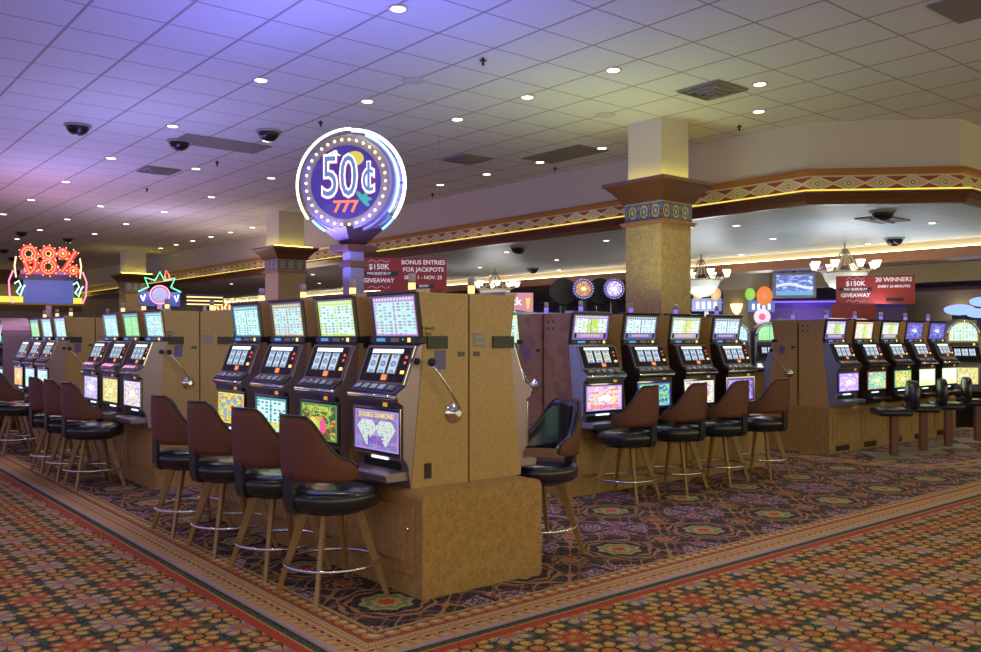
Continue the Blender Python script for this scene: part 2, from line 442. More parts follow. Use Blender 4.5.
# --- soffit wall, mouldings and painted frieze swept round the corner
path = [(SX, 37.), (SX, 5.61), (10.71, 4.39), (XM, 4.39)]
def off(path, d):           # d>0 towards the high hall
    out = []
    for i, p in enumerate(path):
        ns = []
        for a, b in ((i - 1, i), (i, i + 1)):
            if a < 0 or b >= len(path): continue
            t = (Vector(path[b]) - Vector(path[a])).normalized(); ns.append(Vector((t.y, -t.x)))
        nn = sum(ns, Vector((0, 0))).normalized(); k = 1 / max(nn.dot(ns[0]), .3)
        out.append(Vector(p) + nn * d * k)
    return out
# the hall lies on the right-hand side of the path direction
def sweep(name, prof, mat, uvs=False):     # prof: closed polygon of (offset, z)
    mb = MB(); n = len(prof); ring = [off(path, d) for d, z in prof]; L = [0.]
    for i in range(1, len(path)): L.append(L[-1] + (Vector(path[i]) - Vector(path[i - 1])).length)
    vs = []
    for i in range(len(path)):
        for j, (d, z) in enumerate(prof): vs.append((ring[j][i].x, ring[j][i].y, z))
    fs = []
    for i in range(len(path) - 1):
        for j in range(n): fs.append((i * n + j, i * n + (j + 1) % n, (i + 1) * n + (j + 1) % n, (i + 1) * n + j))
    mb.add(vs, fs); o = obj(name, mb, mat); o['kind'] = 'structure'
    if uvs:
        uvl = o.data.uv_layers.new(); zs = [z for d, z in prof]; z0, z1 = min(zs), max(zs)
        for l in o.data.loops:
            vi = l.vertex_index; uvl.data[l.index].uv = (L[vi // n], (prof[vi % n][1] - z0) / (z1 - z0))
    return o
SGN = 1
t0 = (Vector(path[1]) - Vector(path[0])).normalized()
if Vector((t0.y, -t0.x)).x > 0: SGN = -1
S = lambda pr: [(SGN * d, z) for d, z in pr]
sweep('wall_soffit', S([(0, LC + .02), (0, HC), (-.12, HC), (-.12, LC + .02)]), PLAST)
sweep('trim_3', S([(0, 3.45), (.03, 3.45), (.06, 3.48), (.085, 3.52), (0, 3.52)]), WOODO)
m = Mt('painted diamond frieze', .6); x, y, z = m.coord(uv=True)
px = ((x / .36).fr() - .5); py = y - .5
dm = px.ab() * .86 + py.ab()
c = m.over((.55, .48, .36), ((py.ab() < .42), (.23, .04, .032)), (dm < .50, (.60, .50, .30)), (dm < .40, (.42, .36, .20)), (length(px * 2.0, py) < .25, (.58, .50, .30)), (length(px * 2.0, py) < .17, (.20, .17, .12)), (length(px * 2., py) < .08, (.6, .5, .3)),
           ((py.ab() > .40), (.58, .50, .34)))
c = m.over(c, (((y - .93).ab() < .02), (.45, .38, .25)))
FRZ = m.setc(c).m
sweep('trim_4', S([(0, 3.265), (.012, 3.265), (.012, 3.45), (0, 3.45)]), FRZ, True)
sweep('trim_5', S([(0, LC), (.08, LC), (.10, 3.15), (.14, 3.22), (.17, 3.225), (.17, 3.245), (.13, 3.245), (.13, 3.23), (0, 3.23)]), WOODD)
tg = sweep('cove_tube', S([(.10, 3.245), (.13, 3.245), (.13, 3.270), (.10, 3.270)]), YGLOW)
del tg['kind']; tag(tg, 'yellow glowing tube running along the brown ledge under the painted frieze', 'cove light')

# --- second beam crossing the low ceiling and the walls behind
BC = plain('cream beam paint', (.62, .50, .26), .6)
struct('trim_6', MB().box(14.5, 14.85, 4.5, 37, 2.97, LC), BC)
struct('trim_7', MB().prismx([(0, 0), (.02, 0), (.02, .1), (0, .1)], 0, .1).box(14.40, 14.5, 4.5, 37, 2.83, 2.97) if False else MB().box(14.42, 14.95, 4.5, 37, 2.80, 2.97), WOODO)
for x0, x1, sd in ((14.462, 14.495, 'hall side'), (14.855, 14.888, 'far side')):
    o = obj('cove_tube', MB().box(x0, x1, 4.6, 36.9, 2.971, 2.980), glow('warm white cove tube ' + sd, (1, .90, .70), 9)); tag(o, 'lit tube on the ledge of the low ceiling beam, ' + sd, 'cove light')
struct('trim_8', MB().box(19.0, 19.3, 3.2, 14, 2.72, LC), BC)
struct('wall_right', MB().box(22.5, 22.6, -2, 10.6, 0, 2.72), plain('tan painted wall', (.40, .32, .17), .7))
struct('trim_9', MB().box(22.42, 22.5, -2, 10.6, 2.70, 2.78), WOODD)
PURW = plain('mauve painted wall', (.20, .15, .26), .7)
struct('wall_far', MB().box(2, XM, 37, 37.1, 0, HC), plain('mauve cream far wall', (.42, .35, .33), .7))
struct('trim_10', MB().box(2, 9.5, 36.85, 37, 3.55, HC), WOODD)
struct('trim_11', MB().box(2, 9.5, 36.6, 37, 2.55, 2.78), WOODD)
o = obj('cove_tube', MB().box(2, 9.5, 36.5, 36.6, 2.86, 3.08), YGLOW); tag(o, 'wide yellow lit cove strip on the far wall at the left behind the numeral sign', 'cove light')
struct('wall_east', MB().box(27, 27.1, 3, 37, 0, LC), PURW)

# ================================================================== COLUMNS
def ring_tile():
    m = Mt('blue red glazed tile frieze', .3, coat=.3); x, y, z = m.coord('Generated'); 
    a = ((x + y) * 3.2).fr() - .5; b = z - .5
    n = m.noise(5, 1, x=(x + y) * 3, y=z); r = length(a * 1.1, b)
    c = m.over((.03, .07, .06), (((a * 12).sin() * .28 - b).ab() < .13, (.10, .12, .42)), (((a * 12 + 1.6).cos() * .3 - b).ab() < .10, (.38, .05, .04)),
               ((r - .3).ab() < .05, (.45, .38, .18)), (n > .6, (.07, .22, .10)), (r < .12, (.45, .36, .15)), (b.ab() > .44, (.35, .30, .26)))
    return m.setc(c).m
TILEF = ring_tile()
def column(x0, y0, w, label, top=HC):
    t = thing('column', label, 'column', (x0 + w / 2, y0 + w / 2, 0)); h = w / 2
    obj('shaft', MB().box(-h, h, -h, h, 0, 2.86), SHELL, t)
    mb = MB()
    for hh, a, b in ((.035, 2.85, 2.875), (.05, 2.875, 2.90)): mb.box(-h - hh, h + hh, -h - hh, h + hh, a, b)
    obj('lower_moulding', mb, WOODO, t)
    obj('tile_frieze', MB().box(-h - .01, h + .01, -h - .01, h + .01, 2.90, 3.12), TILEF, t)
    mb = MB()
    st = [(.03, 3.12), (.05, 3.16), (.07, 3.20), (.12, 3.26), (.17, 3.31), (.20, 3.33), (.205, 3.37)]
    for (o0, z0), (o1, z1) in zip(st, st[1:]): mb.frustum((0, 0), h + o0, z0, (0, 0), h + o1, z1)
    obj('cornice', mb, WOODD, t)
    obj('upper_box', MB().box(-h + .02, h - .02, -h + .02, h - .02, 3.37, top), PLASTC, t)
    mb = MB()
    for sgn in (-1, 1):
        mb.box(-h - .11, h + .11, sgn * (h + .1) - .012, sgn * (h + .1) + .012, 3.37, 3.39)
        mb.box(sgn * (h + .1) - .012, sgn * (h + .1) + .012, -h - .08, h + .08, 3.37, 3.39)
    obj('cove_lamp', mb, YCOL, t)
    return t
column(7.93, 6.52, .54, 'large gold mottled square column rising behind the bonus machines, nearest column')
column(7.93, 16.3, .60, 'square column with tiled frieze to the left of the round numeral sign')
column(7.93, 26.0, .60, 'small distant square column near the left neon numeral sign')
# far low column with wall light
t = thing('column', 'pale cream square column with a glowing shell wall light, far back between signs', 'column', (17.2, 11.75, 0))
obj('shaft', MB().box(-.33, .33, -.33, .33, 0, 2.62), plain('olive cream plaster', (.42, .36, .2), .7), t)
obj('capital', MB().frustum((0, 0), .36, 2.62, (0, 0), .42, 2.74).box(-.40, .40, -.40, .40, 2.74, 3.1), PLASTC, t)
s_ = thing('wall_sconce', 'glowing shell shaped wall light on the far cream column', 'wall light', (16.86, 11.7, 2.2), 0)
obj('shade', MB().lathe([(.03, -.14), (.09, -.08), (.14, .04), (.15, .10)], 16), glow('lit sconce glass', (1, .72, .35), 2.2), s_)
obj('bracket', MB().box(-.02, .03, -.04, .04, -.2, -.14), WOODD, s_)

# ================================================================== CEILING FITTINGS
def downlight(x, y, z, proto={}, low=False):
    g = 'recessed downlights in the high tiled ceiling' if not low else 'recessed downlights in the low blue ceiling'
    t = thing('downlight', 'round lit recessed lamp in the high tiled ceiling' if not low else 'small bright recessed lamp in the low pale ceiling', 'ceiling light', (x, y, z), 0, g)
    r = .058 if not low else .042
    cobj('trim_ring', 'ring%g' % r, lambda: MB().lathe([(r, -.001), (r + .022, -.003), (r + .022, -.010), (r, -.012)], 18), CHROME if low else PLASTC, t)
    cobj('lens', 'lens%g' % r, lambda: MB().lathe([(r, -.014), (r, -.002)], 18), LAMPW, t)
    return t
LIT = []
def spot(t, x, y, z, W, size=120, col=(1, .88, .68)):
    ld = bpy.data.lights.new('bulb', 'SPOT'); ld.energy = W; ld.spot_size = math.radians(size); ld.spot_blend = .6; ld.color = col; ld.shadow_soft_size = .09
    o = bpy.data.objects.new('bulb', ld); COL.objects.link(o); o.parent = t; o.location = (0, 0, -.03)
G = 1.2192; X0, Y0 = 3.765, 5.68
idx = [(0, j) for j in (0, 2, 4, 6, 8, 10, 12, 14)] + [(1, j) for j in (2, 4, 6, 10, 12, 14, 16)] + [(2, j) for j in (0, 1, 2, 6, 8, 10, 12, 14, 16, 18)] + [(4, j) for j in (2, 3, 4, 5, 11, 12, 13, 14, 15, 16)]
pts = [(X0 + i * G, Y0 + j * G) for i, j in idx] + [(7.68, 5.06), (8.6, 5.68)] + [(1.3, 2.0), (1.3, 4.5), (4.9, 3.2), (1.3, 7.5), (-1, 5), (3, .5), (6.5, 2.2), (9, 3), (7.4, 1)]
for k, (a, b) in enumerate(pts):
    t = downlight(a, b, HC)
    if k % 2 == 0 or k > len(idx): spot(t, a, b, HC, DOWN_W * (1.5 if b < 12 else 2.2))
k = 0
for i in range(5):
    for j in range(9):
        a = 10.35 + i * 1.83; b = 4.75 + j * 2.44 + (.6 if i % 2 else 0)
        if a < 10.8 and b < 5.2: continue
        if abs(a - 14.6) < .45: continue
        t = downlight(a, b, LC, low=True); k += 1
        if k % 3 == 0: spot(t, a, b, LC, LOW_W * 2.2, 130)
def cam_dome(x, y, z, label, r=.13):
    t = thing('security_camera_dome', label, 'dome camera', (x, y, z))
    cobj('flange', 'fl%g' % r, lambda: MB().lathe([(r * .9, 0), (r * 1.2, -.003), (r * 1.2, -.02), (r, -.025)], 20), plain('white flange', (.4, .38, .4), .5) if 'fl' not in CACHE else None, t) if False else \
        cobj('flange', 'fl%g' % r, lambda: MB().lathe([(r * .9, 0), (r * 1.2, -.003), (r * 1.2, -.02), (r, -.025)], 20), GREY, t)
    cobj('dome', 'do%g' % r, lambda: MB().sphere((0, 0, -.02), r, 8, .85, 'down'), DOME, t)
for x, y, l in ((2.88, 11.26, 'black dome camera on the ceiling, nearest at the far left'), (4.13, 11.34, 'black dome camera left of the dark ceiling panel'), (4.78, 10.09, 'black dome camera left above the round numeral sign'),
                (4.72, 23.4, 'small far dome camera above the left edge of the red numeral sign'), (5.27, 28.4, 'tiny far dome camera at the left edge of the picture, upper one'), (5.93, 24.1, 'small far dome camera above the right end of the red numeral sign'), (5.99, 31, 'tiny farthest dome camera on the high ceiling')):
    cam_dome(x, y, HC, l)
for x, y, l in ((10.6, 5.25, 'black dome camera on the low ceiling right behind the soffit corner'), (13.6, 6.55, 'dome camera just before the lit beam above the right chandelier'), (9.95, 11.3, 'dome camera on the low ceiling right of the hall red banner'),
                (16.2, 6.9, 'dome camera beyond the beam, right of the chandelier'), (17.0, 5.6, 'dome camera beyond the beam toward the right edge, left of a pair'), (17.2, 5.0, 'dome camera of the far right pair, nearer one'), (18.0, 4.9, 'dome camera of the far right pair, farther one'), (13.2, 14.5, 'dome camera in front of the beam right of the far chandelier'), (17.6, 12.9, 'dome camera beyond the beam left of the television')):
    cam_dome(x, y, LC, l)
DARKP = plain('taupe ceiling panel', (.22, .19, .17), .7)
def panel(x, y, sx, sy, label):
    t = thing('ceiling_panel', label, 'ceiling panel', (x, y, HC)); obj('face', MB().box(-sx / 2, sx / 2, -sy / 2, sy / 2, -.012, -.002), DARKP, t)
panel(4.62, 11.15, 1.15, .58, 'dark flat return panel in the blue lit ceiling between dome cameras')
panel(8.55, 8.75, .58, 1.15, 'dark flat return panel in the ceiling beside the soffit')
panel(7.15, 2.75, .58, .62, 'dark square ceiling panel at the top right corner')
def vent(x, y, label, s=.25):
    t = thing('ceiling_vent', label, 'air vent', (x, y, HC))
    mb = MB()
    for a in (s, s * .72, s * .44, s * .2):
        z = -.004 - .05 * (1 - a / s); w_ = .02
        mb.box(-a, a, -a, -a + w_, z - .02, z).box(-a, a, a - w_, a, z - .02, z).box(-a, -a + w_, -a + w_, a - w_, z - .02, z).box(a - w_, a, -a + w_, a - w_, z - .02, z)
    obj('louvre', mb, DARKP, t); obj('frame', MB().box(-s - .02, s + .02, -s - .02, s + .02, -.004, -.001), GREY, t)
vent(4.6, 13.5, 'small square air vent in the ceiling above the left rows'); vent(7.7, 9.85, 'square air vent in the ceiling right of the round numeral sign'); vent(7.5, 5.5, 'louvred air vent in the ceiling above the nearest column')
t = thing('ceiling_vent', 'flat dark air grille in the low ceiling behind the soffit corner', 'air vent', (11.3, 5.6, LC)); obj('face', MB().box(-.35, .35, -.2, .2, -.02, -.002), DARKP, t); obj('louvre', MB().box(-.3, .3, -.02, .02, -.04, -.02), DARKP, t)
for x, y in ((5.04, 6.21), (5.03, 9.23), (5.02, 12.28), (5.0, 15.25), (9.09, 9.49), (9.0, 6.21), (9.06, 12.58)):
    t = thing('sprinkler_head', 'tiny dark sprinkler head poking from the high tiled ceiling', 'sprinkler', (x, y, HC), 0, 'sprinkler heads in the high ceiling')
    cobj('stem', 'spr', lambda: MB().lathe([(.012, -.07), (.012, -.0)], 8), BLACK, t); cobj('deflector', 'sprd', lambda: MB().lathe([(.03, -.03), (.035, -.022)], 10), BLACK, t)
for x, y in ((4.95, 7.2), (7.4, 6.9)):
    t = thing('ceiling_speaker', 'faint round white ceiling speaker grille' + (' in the blue lit part' if x < 6 else ' near the nearest column'), 'speaker', (x, y, HC)); obj('grille', MB().lathe([(.11, -.008), (.12, -.002)], 20), plain('grey white grille', (.5, .48, .5), .7), t)

# ================================================================== SLOT MACHINES
MW = .285                                     # half width
CABP = [(-.002, 0), (-.44, 0), (-.345, .91), (-.385, 1.2), (-.002, 1.2)]          # (y,z) front is -y
MBOD = [(-.20, .0), (-.44, .0), (-.46, .14), (-.495, .19), (-.495, .505), (-.53, .525), (-.545, .575), (-.475, .625), (-.385, .865), (-.36, .878), (-.20, .878)]
def slope_box(x0, x1, y0, z0, y1, z1, d=.008, out=0.):     # thin slab on the slope from (y0,z0) bottom to (y1,z1) top
    L = math.hypot(y1 - y0, z1 - z0); ny, nz = -(z1 - z0) / L, (y1 - y0) / L
    if ny > 0: ny, nz = -ny, -nz
    a = [(y0 + ny * out, z0 + nz * out), (y1 + ny * out, z1 + nz * out), (y1 + ny * (out + d), z1 + nz * (out + d)), (y0 + ny * (out + d), z0 + nz * (out + d))]
    return MB().prismx(a, x0, x1)
def rim(x0, x1, A, B, k0, k1, w_, d):      # closed rectangular rim on the slope, one connected ring
    L = math.hypot(B[0] - A[0], B[1] - A[1]); kw = w_ / L; ny, nz = -(B[1] - A[1]) / L, (B[0] - A[0]) / L
    vs = []
    for dd in (0, d):
        for xa, xb, ka, kb in ((x0, x1, k0, k1), (x0 + w_, x1 - w_, k0 + kw, k1 - kw)):
            for xx, kk in ((xa, ka), (xb, ka), (xb, kb), (xa, kb)):
                p = on(A, B, kk); vs.append((xx, p[0] + ny * dd, p[1] + nz * dd))
    fs = []
    for i in range(4):
        j = (i + 1) % 4
        fs += [(8 + i, 8 + j, 12 + j, 12 + i), (i, j, 8 + j, 8 + i), (4 + j, 4 + i, 12 + i, 12 + j), (j, i, 4 + i, 4 + j)]
    return MB().add(vs, fs)
def on(a, b, k): return (a[0] + (b[0] - a[0]) * k, a[1] + (b[1] - a[1]) * k)
def slot_machine(x, y, z, rz, label, group, pay, belly, cab=LAM, steel=STEEL, reel=REEL, trim=CHROME, handle=False, candle=CANDW, writing=None, light_btn=AMBER, dy=0., clip=True):
    t = thing('slot_machine', label, 'slot machine', (x, y, z), rz, group)
    cobj('cabinet', 'cab', lambda: MB().prismx(CABP, -MW, MW), cab, t)
    DO = (0, -dy, 0)
    cobj('door_body', 'body', lambda: MB().prismx(MBOD, -MW + .004, MW - .004), steel, t, DO)
    # top box
    bz = cobj('top_bezel', 'tb', lambda: slope_box(-MW + .004, MW - .004, -.3455, .905, -.386, 1.20, .006, 0), BLACK, t)
    cobj('top_cap', 'cap', lambda: MB().prismx([(-.30, 1.2), (-.405, 1.2), (-.41, 1.215), (-.30, 1.225)], -MW, MW), steel, t)
    b0, b1 = on((-.3455, .905), (-.386, 1.20), .10), on((-.3455, .905), (-.386, 1.20), .94)
    cobj('pay_glass', 'pg', lambda: slope_box(-.235, .245, *b0, *b1, .004, .0065), pay, bz)
    cobj('bezel_trim', 'bt', lambda: rim(-.262, .262, (-.3455, .905), (-.386, 1.20), .06, .97, .012, .016), trim, bz)
    tr = cobj('tracking_bar', 'tk', lambda: MB().box(-.275, .29, -.385, -.30, .882, .928), BLACK, t, bevel=.006)
    cobj('card_display', 'cd', lambda: MB().box(-.19, -.09, -.389, -.384, .895, .916), BLUED, tr)
    cobj('keypad', 'kp', lambda: MB().box(-.02, .07, -.389, -.384, .893, .917), GREY, tr)
    cobj('card_lamp', 'cl', lambda: MB().box(.17, .195, -.390, -.384, .892, .918), light_btn, tr)
    cobj('status_lamp', 'sl', lambda: MB().box(.11, .12, -.389, -.384, .905, .911), GREENL, tr)
    # reel door
    A, B = (-.475, .625), (-.385, .865)
    dr = cobj('reel_door', 'rd', lambda: slope_box(-.265, .265, *on(A, B, .03), *on(A, B, .97), .012, .0), SMOKE, t, DO)
    fr = lambda: rim(-.268, .268, A, B, 0, 1, .015, .015)
    cobj('door_frame', 'df', fr, trim, dr)
    cobj('printed_glass', 'prg', lambda: slope_box(-.25, .25, *on(A, B, .08), *on(A, B, .92), .002, .012), REELBG, dr)
    cobj('header', 'hd', lambda: slope_box(-.19, .16, *on(A, B, .80), *on(A, B, .90), .003, .0145), HEADER, dr)
    for i in range(3):
        cobj('reel', 'rl%d' % i, lambda: slope_box(-.185 + i * .118, -.185 + i * .118 + .095, *on(A, B, .27), *on(A, B, .77), .006, .0145), reel, dr)
    for i, (cx, kz, mt) in enumerate(((.215, .70, REDL), (.215, .32, AMBER), (.03, .17, ORL), (.215, .56, REDL))):
        cobj('lit_window', 'lw%d' % i, lambda: slope_box(cx - (.012, .018, .028, .010)[i], cx + (.012, .018, .028, .010)[i], *on(A, B, kz - (.03, .04, .07, .03)[i]), *on(A, B, kz + (.03, .04, .07, .03)[i]), .004, .0145), mt, dr)
    # button deck
    C, D = (-.545, .575), (-.475, .625)
    dk = cobj('button_deck', 'dk', lambda: slope_box(-.27, .27, *C, *D, .010), BLACK, t, DO)
    for i in range(5):
        cobj('button', 'bn%d' % i, lambda: slope_box(-.235 + i * .095, -.235 + i * .095 + .065, *on(C, D, .25), *on(C, D, .75), .014, .008), SILV if i < 4 else GREY, dk)
    cobj('deck_rail', 'rail', lambda: MB().tube([(-.275, -.545, .558), (.275, -.545, .558)], .015, 8), trim, t, DO)
    cs = cobj('coin_strip', 'cs', lambda: MB().box(-.26, .26, -.528, -.49, .487, .535), BLACK, t, DO)
    cobj('coin_lamp', 'cla', lambda: MB().box(.11, .155, -.532, -.526, .496, .520), AMB2, cs)
    cobj('coin_slot', 'csl', lambda: MB().box(-.2, .02, -.532, -.526, .502, .516), DSTEEL, cs)
    bf = cobj('belly_frame', 'bf', lambda: MB().box(-.275, .275, -.507, -.49, .19, .48), DSTEEL, t, DO)
    cobj('belly_glass', 'bg', lambda: MB().box(-.25, .25, -.512, -.506, .212, .462), belly, bf)
    if trim is not DSTEEL:
        cobj('belly_trim', 'bft', lambda: rim(-.274, .274, (-.505, .186), (-.505, .486), 0, 1, .014, .010), trim, bf)
    cobj('tray_lamp', 'tl', lambda: MB().box(-.09, .09, -.49, -.465, .16, .175), TUBEL, t, DO)
    cobj('tray_back', 'tbk', lambda: MB().box(-.2, .2, -.475, -.45, .06, .16), BLACK, t, DO)
    cobj('coin_tray', 'ct', lambda: MB().prismx([(-.44, .045), (-.60, .045), (-.61, .09), (-.58, .10), (-.44, .105)], -.26, .26), steel, t, DO, bevel=.006)
    cn = cobj('candle', 'cn', lambda: MB().lathe([(.020, 1.22), (.024, 1.225), (.024, 1.275)], 12, 0, -.24), candle, t)
    cobj('candle_top', 'cnt', lambda: MB().lathe([(.024, 1.275), (.024, 1.33), (.018, 1.335)], 12, 0, -.24), CANDG, cn)
    if clip:
        cobj('side_clip', 'sc', lambda: MB().box(MW, MW + .012, -.325, -.17, .85, .93), BLACK, t)
    if handle:
        hp = cobj('handle_plate', 'hp', lambda: MB().lathe([(.068, MW), (.066, MW + .008), (.05, MW + .012), (.03, MW + .05), (.02, MW + .06)], 20, -.12, .445, axis='x'), CHROME, t)
        cobj('handle_lever', 'hl', lambda: MB().tube([(MW + .04, -.12, .445), (MW + .075, -.14, .50), (MW + .08, -.24, .64), (MW + .08, -.34, .76)], .009, 8), CHROME, hp)
        cobj('handle_knob', 'hk', lambda: MB().sphere((MW + .08, -.345, .77), .026, 8), BLACK, hp)
        cobj('lock_knob', 'lk', lambda: MB().lathe([(.02, MW - .01), (.02, MW + .012), (.012, MW + .018)], 12, -.40, .775, axis='x'), BLACK, t)
        cobj('price_label', 'plb', lambda: MB().box(MW, MW + .003, -.265, -.18, .72, .84), plain('violet label', (.16, .12, .32), .5), t)
        cobj('panel_seam', 'psm', lambda: MB().box(MW, MW + .001, -.345, -.002, .838, .841), GREY, t)
        cobj('vent_grille', 'vg', lambda: MB().box(MW, MW + .002, -.085, -.03, .80, .83), DSTEEL, t)
        cobj('coin_cutout', 'cco', lambda: MB().box(MW, MW + .002, -.345, -.29, .05, .145), DSTEEL, t)
    t.scale = (1, 1, .968 if y > 5 and abs(rz + PI / 2) > .1 and x > 5 else 1)
    if writing:
        for (b, sz, zz, mt, sx) in writing: text('glass_lettering', b, sz, mt, bf, (0, -.5135, zz), ext=.0005, sx=sx, bold=.001)
    return t
def bank_base(name, x, y, rz, length, label, mat=LAMB, depth=1.0, h=.62, vents=False, glowc=None, gw=0):
    # local: row runs along +x from 0..length, front at -y
    t = thing('machine_base', label, 'base cabinet', (x, y, 0), rz); D = depth / 2; r = .05
    prof = [(-D, 0), (-D, h - r)] + [(-D + r - r * math.cos(a), h - r + r * math.sin(a)) for a in (PI / 8, PI / 4, 3 * PI / 8, PI / 2)]
    prof = prof + [(-p, q) for p, q in prof[::-1]]
    obj('body', MB().prismx(prof, 0, length), mat, t)
    dmat = mat
    if gw:
        ld = bpy.data.lights.new('added_uplight', 'AREA'); ld.shape = 'RECTANGLE'; ld.size = length * .9; ld.size_y = .12; ld.energy = gw; ld.color = glowc  # added up-facing fill that colours the ceiling; the machines have no such fixture
        lo = bpy.data.objects.new('added_uplight', ld); COL.objects.link(lo); lo.parent = t; lo.location = (length / 2, -.26, 1.98); lo.rotation_euler = (PI, 0, 0)
    n = max(1, round(length / .74)); wd = (length - .1) / n
    for sgn in (-1, 1):
        for i in range(n):
            x0 = .05 + i * wd + .03; x1 = x0 + wd - .06
            y0, y1 = (sgn * D, sgn * (D + .012))
            if y0 > y1: y0, y1 = y1, y0
            d = obj('door', MB().box(x0, x1, y0, y1, .13, h - .09), dmat, t, bevel=.004)
            y2 = sgn * (D + .018); a_, b_ = min(y2, sgn * (D + .012)), max(y2, sgn * (D + .012))
            obj('door_panel', MB().box(x0 + .09, x1 - .09, a_, b_, .20, h - .16), dmat, d, bevel=.004)
            obj('lock', MB().lathe([(.010, 0), (.010, .012), (.006, .014)], 10, axis='y', cx=x1 - .05, cy=h - .22), CHROME, d, loc=(0, -D - .012 if sgn < 0 else D + .026, 0))
            if vents and sgn < 0: obj('vent', MB().box(x0 + .1, x0 + .42, -D - .014, -D, .03, .10), BLACK, t)
    return t

C = lambda *a: tuple(a)
pay_white = pay_art('white cyan pay table', (.62, .95, .92), (.08, .2, .25), (.10, .35, .5))
pay_pink = pay_art('pink cyan pay table', (.55, .85, .85), (.30, .08, .35), (.55, .25, .65))
pay_lime = pay_art('white pay table with lime header', (.70, .95, .85), (.15, .15, .15), (.60, .75, .12))
pay_gold = pay_art('blue white pay table with gold rim', (.55, .85, .85), (.35, .1, .2), (.45, .30, .12))
pay_green = pay_art('green pay table', (.35, .85, .45), (.5, .5, .05), (.05, .25, .12))
pay_purp = pay_art('violet framed pay table with lime middle', (.80, .92, .88), (.3, .3, .25), (.32, .18, .70), (.55, .75, .10), low=(.45, .28, .62))
pay_wv = pay_art('white pay table over a violet strip', (.75, .95, .98), (.15, .2, .35), (.12, .15, .30), low=(.20, .16, .60))
pay_yel = pay_art('white and yellow pay table', (.85, .98, .9), (.4, .4, .35), (.25, .35, .25), (.72, .82, .25), low=(.55, .40, .70))
pay_redb = pay_art('red rimmed yellow pay table', (.85, .95, .85), (.4, .4, .3), (.65, .15, .10), (.72, .85, .25))
pay_blue = belly_art('deep blue lit glass', (.10, .10, .55), (.25, .3, .8), (.05, .05, .3), (.6, .2, .5), 2, (.6, .75, .95))
W1 = glow('white glass letters', (1, 1, 1), 1.1)
PK = glow('pink glass letters', (.85, .12, .30), 1.0)
GL = glow('gold glass letters', (.95, .72, .15), 1.0)
VL = glow('violet glass letters', (.25, .12, .6), .8)
LIMEL = glow('lime glass letters', (.5, .8, .1), 1.0)
bel_dia = belly_art('violet glass', (.28, .17, .52), (.42, .28, .62), (.18, .30, .60), (.45, .20, .50), 4, (.42, .36, .70), 1.0, (.40, .30, .75))
bel_fruit = belly_art('green fruit glass', (.05, .13, .06), (.45, .60, .08), (.60, .10, .04), (.05, .25, .12), 7, (.60, .52, .10), 1.0, (.10, .30, .10))
bel_tab = table_art('white grid glass', (.60, .88, .86), (.10, .30, .32), (.62, .62, .15))
bel_arch = belly_art('yellow blue cartoon glass', (.75, .65, .08), (.10, .35, .65), (.65, .10, .15), (.15, .5, .2), 12, (.85, .45, .12))
bel_w = belly_art('white violet glass', (.75, .72, .95), (.85, .75, .25), (.55, .35, .7), (.4, .3, .7), 15, (.9, .95, .8))
bel_y = belly_art('yellow glass', (.75, .68, .25), (.80, .80, .45), (.55, .45, .15), (.6, .25, .25), 17, (.8, .85, .4))
bel_l = belly_art('lilac glass', (.50, .42, .75), (.75, .7, .95), (.4, .3, .65), (.75, .65, .9), 19, (.85, .88, .98))
bel_g = belly_art('white green glass', (.70, .92, .88), (.2, .7, .4), (.5, .85, .8), (.1, .4, .3), 21)
bel_o = belly_art('orange yellow glass', (.75, .4, .1), (.85, .75, .2), (.7, .2, .1), (.3, .5, .2), 24, (.95, .8, .3))
bel_bonus = belly_art('pink yellow glass', (.80, .50, .78), (.95, .80, .25), (.75, .20, .40), (.3, .65, .8), 27, (1, .95, .9), 1.2, (.5, .3, .75))
bel_bg = belly_art('blue lime glass', (.06, .12, .55), (.30, .75, .15), (.10, .45, .75), (.5, .85, .1), 30, (.12, .5, .75), 1.2)
bel_pd = belly_art('white glass with violet dots', (.80, .85, .75), (.55, .25, .6), (.85, .80, .2), (.6, .3, .7), 33, (.95, .95, .9))
bel_pb = belly_art('violet blue glass', (.14, .06, .50), (.3, .4, .9), (.85, .3, .5), (.1, .1, .4), 36, (.85, .9, 1))
bel_pp = belly_art('magenta violet glass', (.55, .25, .75), (.9, .7, .9), (.3, .6, .8), (.85, .35, .45), 39, (1, .95, 1), 1.3, (.25, .15, .7))
bel_cy = belly_art('cyan yellow glass', (.15, .6, .72), (.80, .78, .2), (.1, .5, .35), (.75, .75, .3), 42, (.75, .85, .5), 1.2, (.5, .15, .1))
bel_ly = belly_art('lime yellow glass', (.65, .68, .08), (.8, .85, .25), (.45, .2, .4), (.4, .5, .1), 45, (.8, .8, .5), 1.2, (.1, .4, .2))
bel_wg = table_art('white lime grid glass', (.85, 1, .85), (.55, .80, .45), (.8, .9, .3), 1.5)

def row(dirn, cx, cy, n, pitch, w0):
    # dirn 'A': row runs +Y, machines face -X ; 'B': row runs +X, machines face -Y
    out = []
    for i in range(n):
        s = w0 + i * pitch + MW
        out.append(((cx, s, -PI / 2) if dirn == 'A' else (s, cy, 0)))
    return out
H0 = .62
